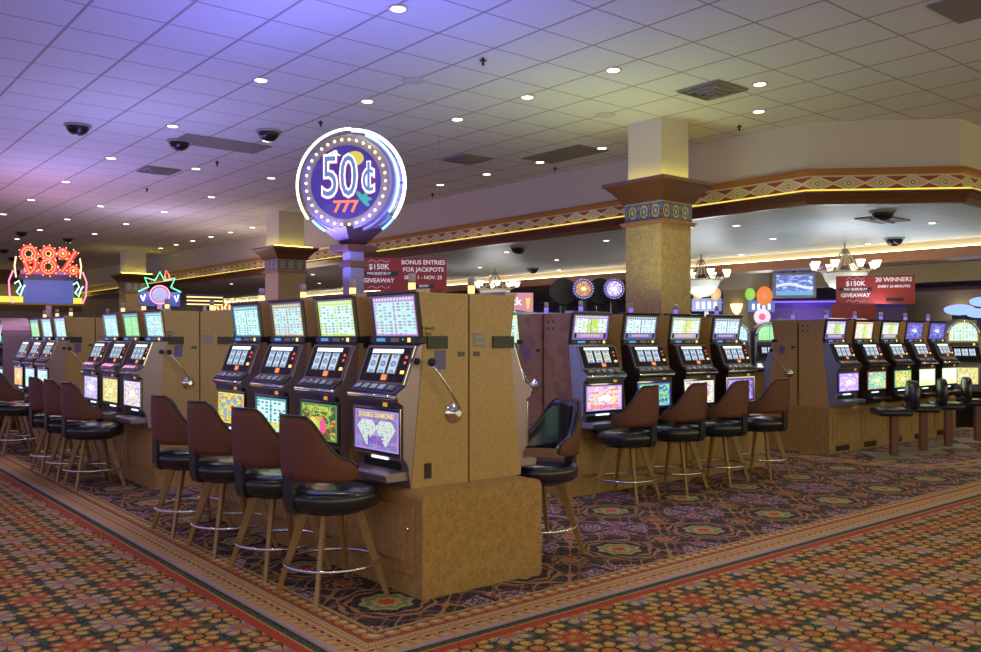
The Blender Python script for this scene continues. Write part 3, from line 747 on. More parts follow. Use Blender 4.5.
# ---- bank 1 (nearest)
bank_base('b1', 3.435, 4.21 + 3.22, -PI / 2, 3.22, 'marbled brown plinth cabinet under the nearest row of slot machines', depth=.95, glowc=(.20, .20, 1), gw=62)
specs = [
 ('slot machine with violet twin diamond belly glass, nearest of the front row', pay_pink, bel_dia, True, None),
 ('slot machine with dark green fruit belly glass behind the nearest maroon stools', pay_lime, bel_fruit, False, None),
 ('slot machine with white table belly glass and yellow letters, third in the nearest row', pay_gold, bel_tab, False, None),
 ('slot machine with yellow and blue cartoon belly glass, farthest of the nearest row', pay_white, bel_arch, False, None)]
M = []
for (x, y, rz), (lb, pg, bg, hd, _) in zip(row('A', 3.465, 0, 4, .745, 4.42), specs):
    M.append(slot_machine(x, y, H0, rz, lb, 'slot machines of the nearest row', pg, bg, handle=hd, steel=STEEL))
def diamond(cx, cz, s):
    mb = MB(); p = [(-s, .25 * s), (-.55 * s, .65 * s), (.55 * s, .65 * s), (s, .25 * s), (0, -.75 * s)]
    vs = [(cx + a, -.5135, cz + b) for a, b in p] + [(cx + a, -.5115, cz + b) for a, b in p]
    return mb.add(vs, [(4, 3, 2, 1, 0), (5, 6, 7, 8, 9)] + [(i, (i + 1) % 5, 5 + (i + 1) % 5, 5 + i) for i in range(5)])
m = Mt('faceted white diamond print', .3, base=(.05, .05, .05)); x, y, z = m.coord('Generated')
n = m.noise(9, 1, x=x, y=z); DIAM = m.sete(m.over((.95, .98, .95), (n > .58, (.45, .68, .66)), (n < .42, (.50, .72, .55))), .85).m
def bf_of(t): return [c for c in t.children if c.name.startswith('belly_frame')][0]
def dr_of(t, nm): return [c for c in t.children if c.name.startswith(nm)][0]
bf = bf_of(M[0])
obj('diamond_print', diamond(-.108, .325, .115), DIAM, bf); obj('diamond_print', diamond(.108, .325, .115), DIAM, bf)
text('glass_lettering', 'DOUBLE DIAMOND', .042, GL, bf, (0, -.514, .432), ext=.0004, bold=.0012, sx=1.1)
text('glass_lettering', 'MINE', .075, VL, bf, (0, -.5165, .275), ext=.0004, bold=.0014, sx=1.1)
text('glass_lettering', 'TRIPLE DOUBLE', .05, LIMEL, bf_of(M[1]), (0, -.514, .425), ext=.0004, bold=.0012)
bf = bf_of(M[1])
for cx, cz, r, mt in ((-.08, .32, .05, GL), (-.02, .30, .045, LIMEL), (.06, .31, .05, PK), (.02, .25, .05, glow('red print', (.8, .06, .03), 1)), (-.07, .255, .035, glow('orange print', (.9, .35, .05), 1))):
    obj('fruit_print', MB().lathe([(r, .5125), (r, .514)], 16, cx, cz, axis='y'), mt, bf)
text('glass_lettering', 'Double', .05, GL, bf_of(M[2]), (0, -.514, .262), ext=.0004, bold=.0012)
# serial lettering, label and seam strip on the end panels
def end_dressing(x, y, z, rz, t, tone=GREY):
    text('serial_lettering', '7-04-02\nSlot', .032, BLACK, t, (MW + .002, -.315, .96), (PI / 2, 0, PI / 2), ext=.0004, bold=.0003)
end_dressing(0, 0, 0, 0, M[0])
# back of bank 1
K = slot_machine(3.475, 4.42 + MW, H0, PI / 2, 'slot machine facing away on the far side of the nearest end panel', 'slot machines of the nearest row', pay_white, bel_g, clip=False)
obj('side_clip', MB().box(-MW - .012, -MW, -.37, -.19, .85, .93), BLACK, K)
obj('notice_label', MB().box(-MW - .003, -MW, -.13, -.03, .86, .95), GREY, K)
for zz in (.925, .885): obj('notice_lettering', MB().box(-MW - .004, -MW - .003, -.115, -.045, zz - .006, zz + .006), glow('pale yellow lettering', (.5, .45, .25), .3), K)
obj('vent_grille', MB().box(-MW - .002, -MW, -.085, -.03, .80, .83), DSTEEL, K)

# ---- bank 2, 3 (left)
def left_bank(y0, dx, specs, base_label, grp, backlabel):
    n = len(specs); L = n * .745 + .22
    bank_base('b', 3.46 + dx, y0 - .14 + L, -PI / 2, L, base_label, glowc=(.36, .34, 1), gw=46)
    out = []
    for i, (lb, pg, bg) in enumerate(specs):
        out.append(slot_machine(3.465 + dx, y0 + i * .75 + MW, H0, -PI / 2, lb, grp, pg, bg, handle=(i == 0), dy=.09))
    end_dressing(0, 0, 0, 0, out[0])
    k = slot_machine(3.475 + dx, y0 + MW, H0, PI / 2, backlabel, grp, pay_white, bel_w, clip=False)
    obj('side_clip', MB().box(-MW - .012, -MW, -.37, -.19, .85, .93), BLACK, k)
    obj('notice_label', MB().box(-MW - .003, -MW, -.13, -.03, .86, .95), GREY, k)
    return out
left_bank(9.12, .07, [('slot machine with white and yellow belly glass, nearest of the second row', pay_white, bel_w), ('slot machine with yellow belly glass, middle of the second row', pay_green, bel_y), ('slot machine with lilac white belly glass, farthest of the second row', pay_white, bel_l)],
          'plinth cabinet under the second row of machines on the left', 'slot machines of the second row', 'rear facing machine behind the second row end panel with the lever')
left_bank(12.95, .07, [('distant slot machine with white green belly glass, nearest of the third row', pay_white, bel_g), ('distant slot machine with white belly glass, middle of the third row', pay_white, bel_g), ('distant slot machine with orange belly glass, farthest of the third row', pay_green, bel_o)],
          'plinth cabinet under the third row at the far left', 'slot machines of the third row', 'rear facing machine behind the third row end panel')
# ---- bank 5 (behind, centre right) faces -Y
bank_base('b5', 5.93, 6.52, 0, 1.72, 'brown plinth cabinet under the bonus machines, left of the large column', depth=1.0, glowc=(.85, 1, .42), gw=25)
bank_base('b5', 7.66, 6.26, 0, 1.58, 'shallower brown plinth cabinet under the bonus machines, in front of the large column', depth=.48)
sp5 = [('slot machine with pink bonus belly glass, leftmost of the row by the large column', pay_purp, bel_bonus), ('slot machine with blue and lime belly glass, second in the row by the column', pay_wv, bel_bg),
       ('slot machine with white violet dotted belly glass, third by the large column', pay_yel, bel_pd), ('slot machine with dark violet belly glass, rightmost of the row by the column', pay_wv, bel_pb)]
M5 = []
for (x, y, rz), (lb, pg, bg) in zip(row('B', 0, 6.50, 4, .755, 6.07), sp5):
    M5.append(slot_machine(x, y, H0, rz, lb, 'slot machines of the row by the large column', pg, bg, cab=LAMR if x < 6.6 else LAM, steel=STEELB if x < 6.6 else DSTEEL, reel=REELG if x < 6.6 else REEL, trim=CHROME, candle=CANDB, clip=False, dy=.055))
text('glass_lettering', 'BonusFrenzy', .072, PK, bf_of(M5[0]), (0, -.5145, .255), ext=.0004, bold=.002, sx=1.05)
k = slot_machine(6.07 + MW, 6.53, H0, PI, 'rear facing machine with lever behind the reddish brown end panel', 'slot machines of the row by the large column', pay_white, bel_w, cab=LAMR, steel=STEELB, clip=False, candle=CANDB, handle=True)
def ring_vents(t, side):
    mb = MB(); X_ = side * MW
    for a in range(4):
        aa = PI / 4 + a * PI / 2; c0, c1 = .05 * math.cos(aa), .05 * math.sin(aa)
        mb.box(min(X_, X_ + side * .002), max(X_, X_ + side * .002), -.10 + c0 - .012, -.10 + c0 + .012, 1.08 + c1 - .012, 1.08 + c1 + .012)
    obj('vent_holes', mb, DSTEEL, t)
ring_vents(M5[0], -1)
# ---- bank 6 (right)
bank_base('b6', 10.78, 6.56, 0, 3.85, 'tan plinth cabinet with black vents under the right hand row', depth=1.0, vents=True, glowc=(.75, .9, 1), gw=24, mat=speckle('speckled tan base laminate', (.38, .23, .085), (.30, .165, .055), (.42, .26, .10), 45, .35))
sp6 = [('slot machine with magenta belly glass, leftmost of the right row', pay_purp, bel_pp), ('slot machine with cyan and yellow belly glass, second of the right row', pay_redb, bel_cy), ('slot machine with lime yellow belly glass, middle of the right row', pay_yel, bel_ly),
       ('slot machine with blue top glass and white belly glass, fourth of the right row', pay_blue, bel_wg), ('slot machine with blue top glass and white belly glass, rightmost of the right row', pay_blue, bel_wg)]
M6 = []
for (x, y, rz), (lb, pg, bg) in zip(row('B', 0, 6.54, 5, .765, 10.85), sp6):
    M6.append(slot_machine(x, y, H0, rz, lb, 'slot machines of the right row', pg, bg, cab=LAM, steel=STEELB if x < 11.3 else DSTEEL, trim=CHROME if x > 13 else DSTEEL, candle=CANDB, clip=False, dy=.055))
ring_vents(M6[0], -1)
slot_machine(10.85 + MW, 6.57, H0, PI, 'rear facing machine with lever at the left end of the right row', 'slot machines of the right row', pay_white, bel_w, cab=LAM, steel=STEELB, clip=False, candle=CANDB, handle=True)

# ---- round topped machines
ARCHS = plain('violet grey arch cabinet', (.26, .20, .28), .35, .3)
def arch_machine(x, y, z, rz, label, grp, pay, belly, base=True):
    t = thing('arched_slot_machine', label, 'slot machine', (x, y, z), rz, grp)
    def cabf():
        mb = MB(); W = .29
        prof = [(-W, 0), (W, 0), (W, .95)] + [(W * math.cos(a * PI / 10), .95 + W * math.sin(a * PI / 10)) for a in range(1, 10)] + [(-W, .95)]
        n = len(prof); vs = [(px, -.4, pz) for px, pz in prof] + [(px, 0, pz) for px, pz in prof]
        return mb.add(vs, [tuple(range(n)), tuple(range(n, 2 * n))[::-1]] + [(i, n + i, n + (i + 1) % n, (i + 1) % n) for i in range(n)])
    cobj('cabinet', 'arch', cabf, ARCHS, t)
    def gl():
        W = .235; prof = [(-W, .86), (W, .86), (W, .95)] + [(W * math.cos(a * PI / 10), .95 + W * math.sin(a * PI / 10)) for a in range(1, 10)] + [(-W, .95)]
        n = len(prof); vs = [(px, -.415, pz) for px, pz in prof] + [(px, -.4, pz) for px, pz in prof]
        return MB().add(vs, [tuple(range(n)), tuple(range(n, 2 * n))[::-1]] + [(i, n + i, n + (i + 1) % n, (i + 1) % n) for i in range(n)])
    cobj('arch_glass', 'archg', gl, pay, t)
    cobj('arch_rim', 'archr', lambda: MB().tube([(.265 * math.cos(a * PI / 12), -.41, .95 + .265 * math.sin(a * PI / 12)) for a in range(13)], .014, 6), CHROME, t)
    cobj('tracking_bar', 'tk2', lambda: MB().box(-.25, .25, -.43, -.40, .78, .83), BLACK, t)
    cobj('card_lamp', 'cl2', lambda: MB().box(.15, .18, -.434, -.43, .79, .82), AMBER, t)
    cobj('reel_door', 'rd2', lambda: slope_box(-.25, .25, -.50, .52, -.41, .76, .02), SMOKE, t)
    for i in range(3): cobj('reel', 'r2%d' % i, lambda: slope_box(-.17 + i * .12, -.07 + i * .12, -.475, .60, -.425, .72, .008, .02), REEL, t)
    cobj('button_deck', 'dk2', lambda: MB().prismx([(-.40, .46), (-.58, .46), (-.58, .49), (-.50, .53), (-.40, .53)], -.27, .27), DSTEEL, t)
    cobj('belly_glass', 'bg2', lambda: MB().box(-.24, .24, -.415, -.40, .12, .40), belly, t)
    if base: obj('pedestal', MB().box(-.31, .31, -.5, 0, -.62, 0), DSTEEL, t)
    return t
arch_machine(3.34, 16.2, .62, -PI / 2 + .0, 'round topped machine in a violet cabinet at the left picture edge', 'round topped machines', pay_green, bel_g)
arch_machine(3.34, 16.9, .62, -PI / 2, 'second round topped machine beyond the one at the left edge', 'round topped machines', pay_white, bel_g)
arch_machine(6.95, 7.95, .62, -.65, 'round topped machine seen in the gap between the nearest row and the bonus row', 'round topped machines', pay_lime, bel_g)
arch_machine(16.2, 6.75, .62, -.8, 'round topped machine just right of the right row', 'round topped machines', pay_lime, bel_y)
arch_machine(17.4, 6.1, .62, -.8, 'round topped machine at the right picture edge', 'round topped machines', pay_white, bel_g)
lab = ['left one', 'second one', 'third one', 'right one']
for i in range(4):
    arch_machine(15.3 + i * .55, 10.75 - i * .42, .62, -.75, 'small distant round topped machine between the bonus row and right row, ' + lab[i], 'distant round topped machines', [pay_white, pay_green, pay_lime, pay_green][i], [bel_g, bel_wg, bel_g, bel_wg][i])
# slim counter before them
t = thing('counter', 'dark topped low counter in the gap left of the right row', 'counter', (12.0, 8.25, 0), -.65)
obj('body', MB().box(-.5, .5, -.2, .2, 0, 1.0), LAMB, t); obj('top', MB().box(-.55, .55, -.25, .25, 1.0, 1.06), BLACK, t)

# ================================================================== STOOLS
def stool(x, y, rz, label, grp):
    # back is toward local -y... sitter faces +y
    t = thing('bar_stool', label, 'stool', (x, y, 0), rz, grp)
    def seat(): return MB().lathe([(.02, .52), (.20, .52), (.262, .526), (.286, .545), (.292, .60), (.284, .628), (.25, .645), (.15, .652), (1e-5, .654)], 32)
    cobj('seat', 'st_seat', seat, VINYL, t)
    cobj('swivel_plate', 'st_sw', lambda: MB().lathe([(.17, .495), (.19, .50), (.19, .52)], 20), BLACK, t)
    for i in range(4):
        a = PI / 4 + i * PI / 2; ca, sa = math.cos(a), math.sin(a)
        def leg():
            mb = MB(); r0, r1 = .335, .165
            vs = []
            for r, z, h, g in ((r0, 0, .011, .014), (r1, .50, .013, .032)):
                for dr, dt in ((-g, -h), (g, -h), (g, h), (-g, h)): vs.append(((r + dr) * ca - dt * sa, (r + dr) * sa + dt * ca, z))
            return mb.add(vs, [(3, 2, 1, 0), (4, 5, 6, 7), (0, 1, 5, 4), (1, 2, 6, 5), (2, 3, 7, 6), (3, 0, 4, 7)])
        cobj('leg', 'st_leg%d' % i, leg, LEGW, t)
    cobj('foot_ring', 'st_ring', lambda: MB().tube([(.285 * math.cos(a * PI / 24), .285 * math.sin(a * PI / 24), .195) for a in range(48)], .011, 8, True), CHROME, t)
    cobj('back_bracket', 'st_br', lambda: MB().prismx([(-.18, .51), (-.275, .51), (-.298, .56), (-.298, .76), (-.275, .76), (-.275, .66), (-.18, .53)], -.055, .055), BLACK, t)
    def prof(a):      # a angle from back centre in degrees -> top z
        q = abs(a)
        if q < 30: return 1.085
        if q < 72:
            k = (q - 30) / 42; k = k * k * (3 - 2 * k) * .6 + k * .4; return 1.085 - .24 * k
        k = min((q - 72) / 18, 1); return .845 - .06 * k * k
    def shell(r0, r1, inset, lean=.015):
        vs = []; fs = []; N = 40; J = 8; A = 90
        for sgn_r in (r0, r1):
            for i in range(N + 1):
                a = -A + 2 * A * i / N; zt = prof(a) - inset; zb = .71 + inset * .5 + (.03 * max(0, (abs(a) - 70) / 30) ** 2)
                for j in range(J + 1):
                    k = j / J; z = zb + (zt - zb) * k
                    rr = sgn_r + lean * (z - .69) / .4 + .008 * math.sin(PI * k)
                    an = math.radians(a) - PI / 2
                    vs.append((rr * math.cos(an), rr * math.sin(an), z))
        M_ = (N + 1) * (J + 1)
        for i in range(N):
            for j in range(J):
                p = i * (J + 1) + j; q = p + J + 1
                fs.append((p, q, q + 1, p + 1)); fs.append((M_ + p, M_ + p + 1, M_ + q + 1, M_ + q))
            p = i * (J + 1); q = p + J + 1
            fs.append((p, M_ + p, M_ + q, q)); fs.append((p + J, q + J, M_ + q + J, M_ + p + J))
        for p in (0, N * (J + 1)):
            for j in range(J):
                f = (p + j, p + j + 1, M_ + p + j + 1, M_ + p + j); fs.append(f if p == 0 else f[::-1])
        return MB().add(vs, fs, True)
    def sh(r_out, r_in, inset):
        mb = shell(r_out, r_in, inset); return mb
    b = cobj('backrest', 'st_bo', lambda: sh(.296, .280, 0), MAROON, t)
    cobj('back_padding', 'st_bi', lambda: sh(.281, .240, .012), VINYL, b)
    def pipe():
        pts = []
        for i in range(61):
            a = -90 + 180 * i / 60; z = prof(a); rr = .291 + .015 * (z - .69) / .4; an = math.radians(a) - PI / 2
            pts.append((rr * math.cos(an), rr * math.sin(an), z))
        return MB().tube(pts, .009, 6)
    cobj('piping', 'st_pp', pipe, VINYL, b)
    return t
FR = -PI / 2        # faces +X
STX = 2.65
g1 = 'maroon backed stools along the nearest row'
for y, d, l in ((4.70, 0., 'maroon backed stool nearest the camera, in front of the twin diamond machine'), (5.40, .06, 'maroon backed stool second in the nearest row, before the green fruit machine'), (6.18, .02, 'maroon backed stool third in the nearest row'), (6.96, -.02, 'maroon backed stool farthest in the nearest row')):
    stool(STX - .01, y, FR + d, l, g1)
g2 = 'maroon backed stools along the second row'
for y, l in ((9.62, 'maroon backed stool nearest in the second row, its seat fully visible'), (10.35, 'maroon backed stool in the middle of the second row'), (11.05, 'maroon backed stool farthest in the second row')):
    stool(2.62, y, FR + .0, l, g2)
g3 = 'maroon backed stools along the third row'
for y, l in ((13.1, 'maroon backed stool near the left picture edge by the third row'), (13.85, 'maroon backed stool cut by the left picture edge, third row')): stool(2.62, y, FR, l, g3)
stool(4.29, 4.66, 1.38, 'stool with dark blue inner back facing away, right of the tan end panel', 'stool behind the nearest end panel')
g5 = 'maroon backed stools by the bonus row'
for x, d, l in ((6.37, .25, 'maroon backed stool in front of the pink bonus machine, leftmost of its row'), (7.12, .22, 'maroon backed stool second from left by the row at the column'), (7.84, .2, 'maroon backed stool third from left by the row at the column'), (8.62, .12, 'maroon backed stool rightmost by the row at the column')):
    stool(x, 5.67, d, l, g5)
def ped_stool(x, y, rz, label, grp):
    t = thing('pedestal_stool', label, 'stool', (x, y, 0), rz, grp)
    cobj('post', 'pd_p', lambda: MB().box(-.05, .05, -.05, .05, .02, .54), PEDM, t, bevel=.01)
    cobj('floor_plate', 'pd_f', lambda: MB().box(-.28, .28, -.25, .33, .004, .022), plain('taupe floor plate', (.26, .22, .17), .45), t)
    cobj('seat', 'pd_s', lambda: MB().box(-.20, .20, -.18, .25, .535, .63), VINYL, t, bevel=.035)
    cobj('back_post', 'pd_b', lambda: MB().box(-.04, .04, -.20, -.16, .55, .70), BLACK, t)
    def back():
        mb = MB(); n = 20; pr = []
        for i in range(n):
            a = 2 * PI * i / n; ca, sa = math.cos(a), math.sin(a)
            pr.append((.18 * math.copysign(abs(ca) ** .5, ca), .80 + .19 * math.copysign(abs(sa) ** .6, sa)))
        vs = []
        for yy, k in ((-.27, .85), (-.255, 1), (-.205, 1), (-.19, .85)): vs += [(p * k, yy, .80 + (q - .80) * k) for p, q in pr]
        fs = [tuple(range(n)), tuple(range(3 * n, 4 * n))[::-1]]
        for L in range(3):
            for i in range(n): fs.append((L * n + i, (L + 1) * n + i, (L + 1) * n + (i + 1) % n, L * n + (i + 1) % n))
        return mb.add(vs, fs, True)
    cobj('backrest', 'pd_k', back, VINYL, t)
g6 = 'black pedestal stools at the right row'
for x, l in ((11.24, 'black stool on maroon post, leftmost at the right row'), (12.07, 'black stool on maroon post, second at the right row'), (12.84, 'black stool on maroon post, third at the right row'), (13.85, 'black stool on maroon post at the right picture edge')):
    ped_stool(x, 5.42, .80 if x < 12 else .62, l, g6)

# ================================================================== ROUND NUMERAL SIGN
SXp, SYp = 3.57, 6.02
t = thing('round_neon_sign', 'round blue neon sign reading 50 cents on a post above the nearest row', 'sign', (SXp, SYp, 0))
obj('post', MB().box(-.06, .06, -.06, .06, .62, 2.21), plain('lilac grey post', (.30, .27, .33), .6), t)
obj('post_cap', MB().box(-.085, .085, -.085, .085, 2.09, 2.14).frustum((0, 0), .13, 2.21, (0, 0), .14, 2.26), WOODD, t, bevel=.004)
obj('funnel', MB().frustum((0, 0), .06, 2.26, (0, 0), .17, 2.39), plain('bronze funnel', (.16, .10, .09), .3, .6), t)
head = obj('drum', MB().lathe([(.35, -.16), (.375, -.14), (.375, .10), (.36, .11)], 48, 0, 0, axis='y'), plain('lilac steel drum', (.40, .36, .5), .3, .5), t, loc=(0, 0, 2.735), rot=(0, 0, -math.atan2(SXp, SYp) - .34)); head.scale = (1.03, 1.03, 1.03)
# local: front face toward -y of the drum after rotation
m = Mt('violet sign face', .3); x, y, z = m.coord(); n = m.noise(6, 1, m.vec)
m.b.inputs['Base Color'].default_value = (.05, .04, .12, 1)
FACE = m.sete(m.over((.06, .035, .27), (n > .55, (.11, .055, .33))), .62).m
obj('face', MB().lathe([(.275, .16), (.275, .168)], 40, axis='y'), FACE, head)
obj('bulb_border', MB().lathe([(.275, .155), (.352, .155), (.352, .174), (.275, .174)], 40, axis='y', caps=False), plain('olive bronze border', (.42, .36, .24), .5, .1), head)
BULB = glow('marquee bulb', (1, .85, .55), 4)
for i in range(34):
    a = 2 * PI * i / 34
    cobj('bulb', 'mb%d' % i, lambda: MB().sphere((.312 * math.cos(a), -.178, .318 * math.sin(a)), .0095, 4), BULB, head)
def disc_print(pts, y0, mat, name='print', th=.003):
    n = len(pts); vs = [(a, y0, b) for a, b in pts] + [(a, y0 + th, b) for a, b in pts]
    area = sum(pts[i][0] * pts[(i + 1) % n][1] - pts[(i + 1) % n][0] * pts[i][1] for i in range(n))
    if area < 0: vs = [(a, y0, b) for a, b in pts[::-1]] + [(a, y0 + th, b) for a, b in pts[::-1]]
    return obj(name, MB().add(vs, [tuple(range(n)), tuple(range(n, 2 * n))[::-1]] + [(i, n + i, n + (i + 1) % n, (i + 1) % n) for i in range(n)]), mat, head)
def ell(cx, cz, rx, rz, rot=0, n=20, lem=0):
    o = []
    for i in range(n):
        a = 2 * PI * i / n; k = 1 + lem * abs(math.cos(a)) ** 8; p, q = rx * math.cos(a) * k, rz * math.sin(a)
        o.append((cx + p * math.cos(rot) - q * math.sin(rot), cz + p * math.sin(rot) + q * math.cos(rot)))
    return o
YP = glow('yellow lemon print', (.75, .62, .05), 1); TP = glow('teal print', (.03, .45, .35), 1); OP = glow('orange red print', (1, .22, .05), 1.2)
disc_print(ell(.07, .175, .07, .055), -.172, YP, 'lemon_print'); disc_print(ell(-.215, -.02, .055, .04, -.4, lem=.35), -.122, YP, 'lemon_print')
for a in (0, .9, -.8, 2.2): disc_print(ell(.13 + .03 * math.cos(a), -.13 + .03 * math.sin(a), .045, .016, a), -.173, TP, 'leaf_print')
WN = glow('white numeral outline', (.95, .95, 1), 1.6); BN = glow('steel blue numeral', (.12, .22, .45), 1.0); RN = glow('red numeral rim', (.9, .10, .12), 1)
for nm, mt, bo, yy in (('numeral_rim', RN, .019, -.1725), ('numeral_outline', WN, .014, -.175), ('numeral_fill', BN, -.002, -.178)):
    text(nm, '50', .44, mt, head, (-.05, yy, .03), ext=.0008, bold=bo, sx=.66)
    text(nm, 'c', .36, mt, head, (.175, yy, .035), ext=.0008, bold=bo, sx=.66)
    text(nm, 'l', .30, mt, head, (.18, yy - .0002, .03), ext=.0008, bold=bo * .5, sx=.8)
text('sevens', '777', .12, OP, head, (-.0, -.175, -.185), (PI / 2, -.0, 0), ext=.001, bold=.004, sx=1.1)
text('upper_lettering', 'ER', .075, W1, head, (-.09, -.174, .205), (PI / 2, -.45, 0), ext=.001, bold=.003)
NW = glow('white blue neon', (.75, .92, 1), 5); NG = glow('green white neon', (.8, 1, .55), 4); NB = glow('blue neon', (.12, .35, 1), 5)
def arc(r, a0, a1, y, n=40, cx=0, cz=0): return [(cx + r * math.cos(math.radians(a0 + (a1 - a0) * i / n)), y, cz + r * math.sin(math.radians(a0 + (a1 - a0) * i / n))) for i in range(n + 1)]
obj('neon_tube', MB().tube(arc(.415, 88, 218, -.10), .010, 8), NG, head)
obj('neon_tube', MB().tube(arc(.418, 92, -38, -.04), .013, 8), NW, head)
obj('neon_tube', MB().tube(arc(.385, 70, -35, -.10), .008, 8), glow('pale blue neon', (.3, .65, 1), 4), head)
obj('neon_tube', MB().tube(arc(.400, 222, 240, -.08), .009, 8), NB, head)
obj('neon_tube', MB().tube(arc(.400, -40, -56, .02), .009, 8), NB, head)
for a in (90, 185, 0, -36, 216):
    ca, sa = math.cos(math.radians(a)), math.sin(math.radians(a)); obj('standoff', MB().tube([(.37 * ca, -.07, .37 * sa), (.42 * ca, -.07, .42 * sa)], .006, 6), BLACK, head)
def lamp(parent, loc, col, W, r=.2):  # point light for lit fixtures, used in places as added fill
    ld = bpy.data.lights.new('fixture_and_fill_light', 'POINT'); ld.energy = W; ld.color = col; ld.shadow_soft_size = r
    o = bpy.data.objects.new('fixture_and_fill_light', ld); COL.objects.link(o); o.parent = parent; o.location = loc
lamp(t, (-.45, .35, 2.9), (.12, .14, 1), 20, .35)
lamp(t, (.40, -.45, 2.9), (.12, .14, 1), 38, .35)

# ================================================================== NUMERAL NEON SIGN FAR LEFT
sa = -math.atan2(3.64, 16.0) - .05
t = thing('neon_numeral_sign', 'red neon bulb sign reading 98% with pink tubes at the far left', 'sign', (3.66, 16.1, -.28), sa); t.scale = (1.04, 1.15, 1.15)
obj('post', MB().box(-.04, .04, -.04, .04, .62, 2.05), GREY, t)
BLP = plain('deep blue sign board', (.03, .06, .25), .3)
obj('board', MB().box(-.36, .36, -.05, .05, 2.08, 2.42), glow('blue lit board', (.02, .09, .45), .7), t)
obj('shelf', MB().box(-.42, .42, -.08, .08, 2.42, 2.50), BLACK, t)
NR = glow('red neon', (1, .12, .05), 3.2); NP = glow('pink neon', (1, .18, .35), 2.6); NA = glow('orange bulb', (1, .40, .12), 3.0); NC = glow('cyan neon', (.35, .9, 1), 3)
nb = plain('dark red sign back', (.35, .03, .02), .5)
def numeral(paths, name):
    o = None
    mb = MB(); bb = MB(); 
    for p in paths:
        mb.tube([(a, -.09, b) for a, b in p], .012, 6)
        L = [Vector((a, 0, b)) for a, b in p]; acc = 0
        bb.tube([(a, -.04, b) for a, b in p], .045, 6)
    o = obj(name, bb, NRB, t); obj('neon_tube', mb, NR, o)
    for p in paths:
        for i in range(0, len(p), 2):
            a, b = p[i]
            tx = Vector((p[min(i + 1, len(p) - 1)][0] - p[max(i - 1, 0)][0], p[min(i + 1, len(p) - 1)][1] - p[max(i - 1, 0)][1])).normalized()
            for sgn in (-1, 1): cobj('bulb', 'nbulb', lambda: MB().sphere((0, 0, 0), .011, 3), NA, o, loc=(a - sgn * tx.y * .045, -.095, b + sgn * tx.x * .045))
    o.scale = (.96, 1, .95); o.location = (0, 0, 2.67 - 2.73 * .95); return o
NRB = glow('red lit numeral body', (.75, .05, .03), .8, (.4, .03, .02))
def circ(cx, cz, r, a0=0, a1=360, n=18, rz=None): return [(cx + r * math.cos(math.radians(a0 + (a1 - a0) * i / n)), cz + (rz or r) * math.sin(math.radians(a0 + (a1 - a0) * i / n))) for i in range(n + 1)]
numeral([circ(-.29, 2.86, .10), [(-.20, 2.80), (-.19, 2.70), (-.21, 2.62), (-.27, 2.56), (-.33, 2.55)], [(-.36, 2.79), (-.34, 2.72), (-.31, 2.64), (-.28, 2.56)]], 'numeral')
numeral([circ(.0, 2.87, .085), circ(.0, 2.67, .105)], 'numeral')
numeral([circ(.22, 2.88, .055, n=12), circ(.38, 2.62, .055, n=12), [(.21, 2.60), (.27, 2.68), (.33, 2.78), (.38, 2.86), (.42, 2.92)]], 'numeral')
for sgn in (-1, 1):
    obj('side_tube', MB().tube([(sgn * .46, -.06, 2.75), (sgn * .48, -.06, 2.62), (sgn * .46, -.06, 2.45)], .012, 6), glow('peach neon', (1, .45, .25), 3), t)
    obj('side_tube', MB().tube([(sgn * .50, -.06, 2.55), (sgn * .56, -.06, 2.4), (sgn * .55, -.06, 2.2), (sgn * .50, -.06, 2.08)], .012, 6), NP, t)
    obj('cyan_script', MB().tube([(sgn * .42 - .06, -.07, 2.36), (sgn * .42 - .0, -.07, 2.40), (sgn * .42 + .03, -.07, 2.33), (sgn * .42 - .03, -.07, 2.24), (sgn * .42 + .02, -.07, 2.18), (sgn * .42 + .06, -.07, 2.30), (sgn * .42 + .09, -.07, 2.34)], .011, 6), NC, t)
obj('pink_fill', MB().box(-.40, .40, -.06, .06, 2.50, 2.56), glow('violet lit ledge', (.35, .08, .35), .8), t)
lamp(t, (-.2, -.9, 2.6), (1, .40, .70), 26, .5); lamp(t, (0, .9, 2.6), (.95, .5, .85), 34, .5)

# ---- pinwheel neon sign
t = thing('star_neon_sign', 'green and red starburst neon sign above the second row end panel', 'sign', (6.4, 18.7, .08), -math.atan2(6.4, 18.7))
obj('post', MB().box(-.05, .05, -.05, .05, -.08, 2.2), GREY, t); lamp(t, (0, -.7, 2.7), (.75, .6, 1), 70, .5)  # the lamp is added fill for the far high ceiling
obj('board', MB().box(-.40, .40, -.04, .04, 2.12, 2.42), BLP, t)
pts = []
for i in range(9):
    a = math.radians(180 - i * 22.5); pts.append(((.42 if i % 2 == 0 else .24) * math.cos(a), -.07, 2.42 + (.42 if i % 2 == 0 else .26) * math.sin(a)))
obj('star_tube', MB().tube(pts, .013, 5, smooth=False), glow('green neon', (.1, 1, .4), 3), t)
obj('ring_tube', MB().tube(arc(.19, 0, 360, -.07, 24, 0, 2.36), .014, 6), glow('rose neon', (1, .2, .3), 3), t)
obj('flame_tube', MB().tube([(.14, -.07, 2.65), (.10, -.07, 2.75), (.12, -.07, 2.88), (.18, -.07, 2.78), (.20, -.07, 2.66)], .015, 6), NR, t)
obj('ring_fill', MB().lathe([(.16, .04), (.16, .06)], 20, 0, 2.36, axis='y'), glow('lilac lit disc', (.35, .35, .65), .9), t)
for sgn in (-1, 1): obj('white_script', MB().tube([(sgn * .33 - .04, -.06, 2.34), (sgn * .33, -.06, 2.22), (sgn * .33 + .04, -.06, 2.36)], .013, 6), NW, t)
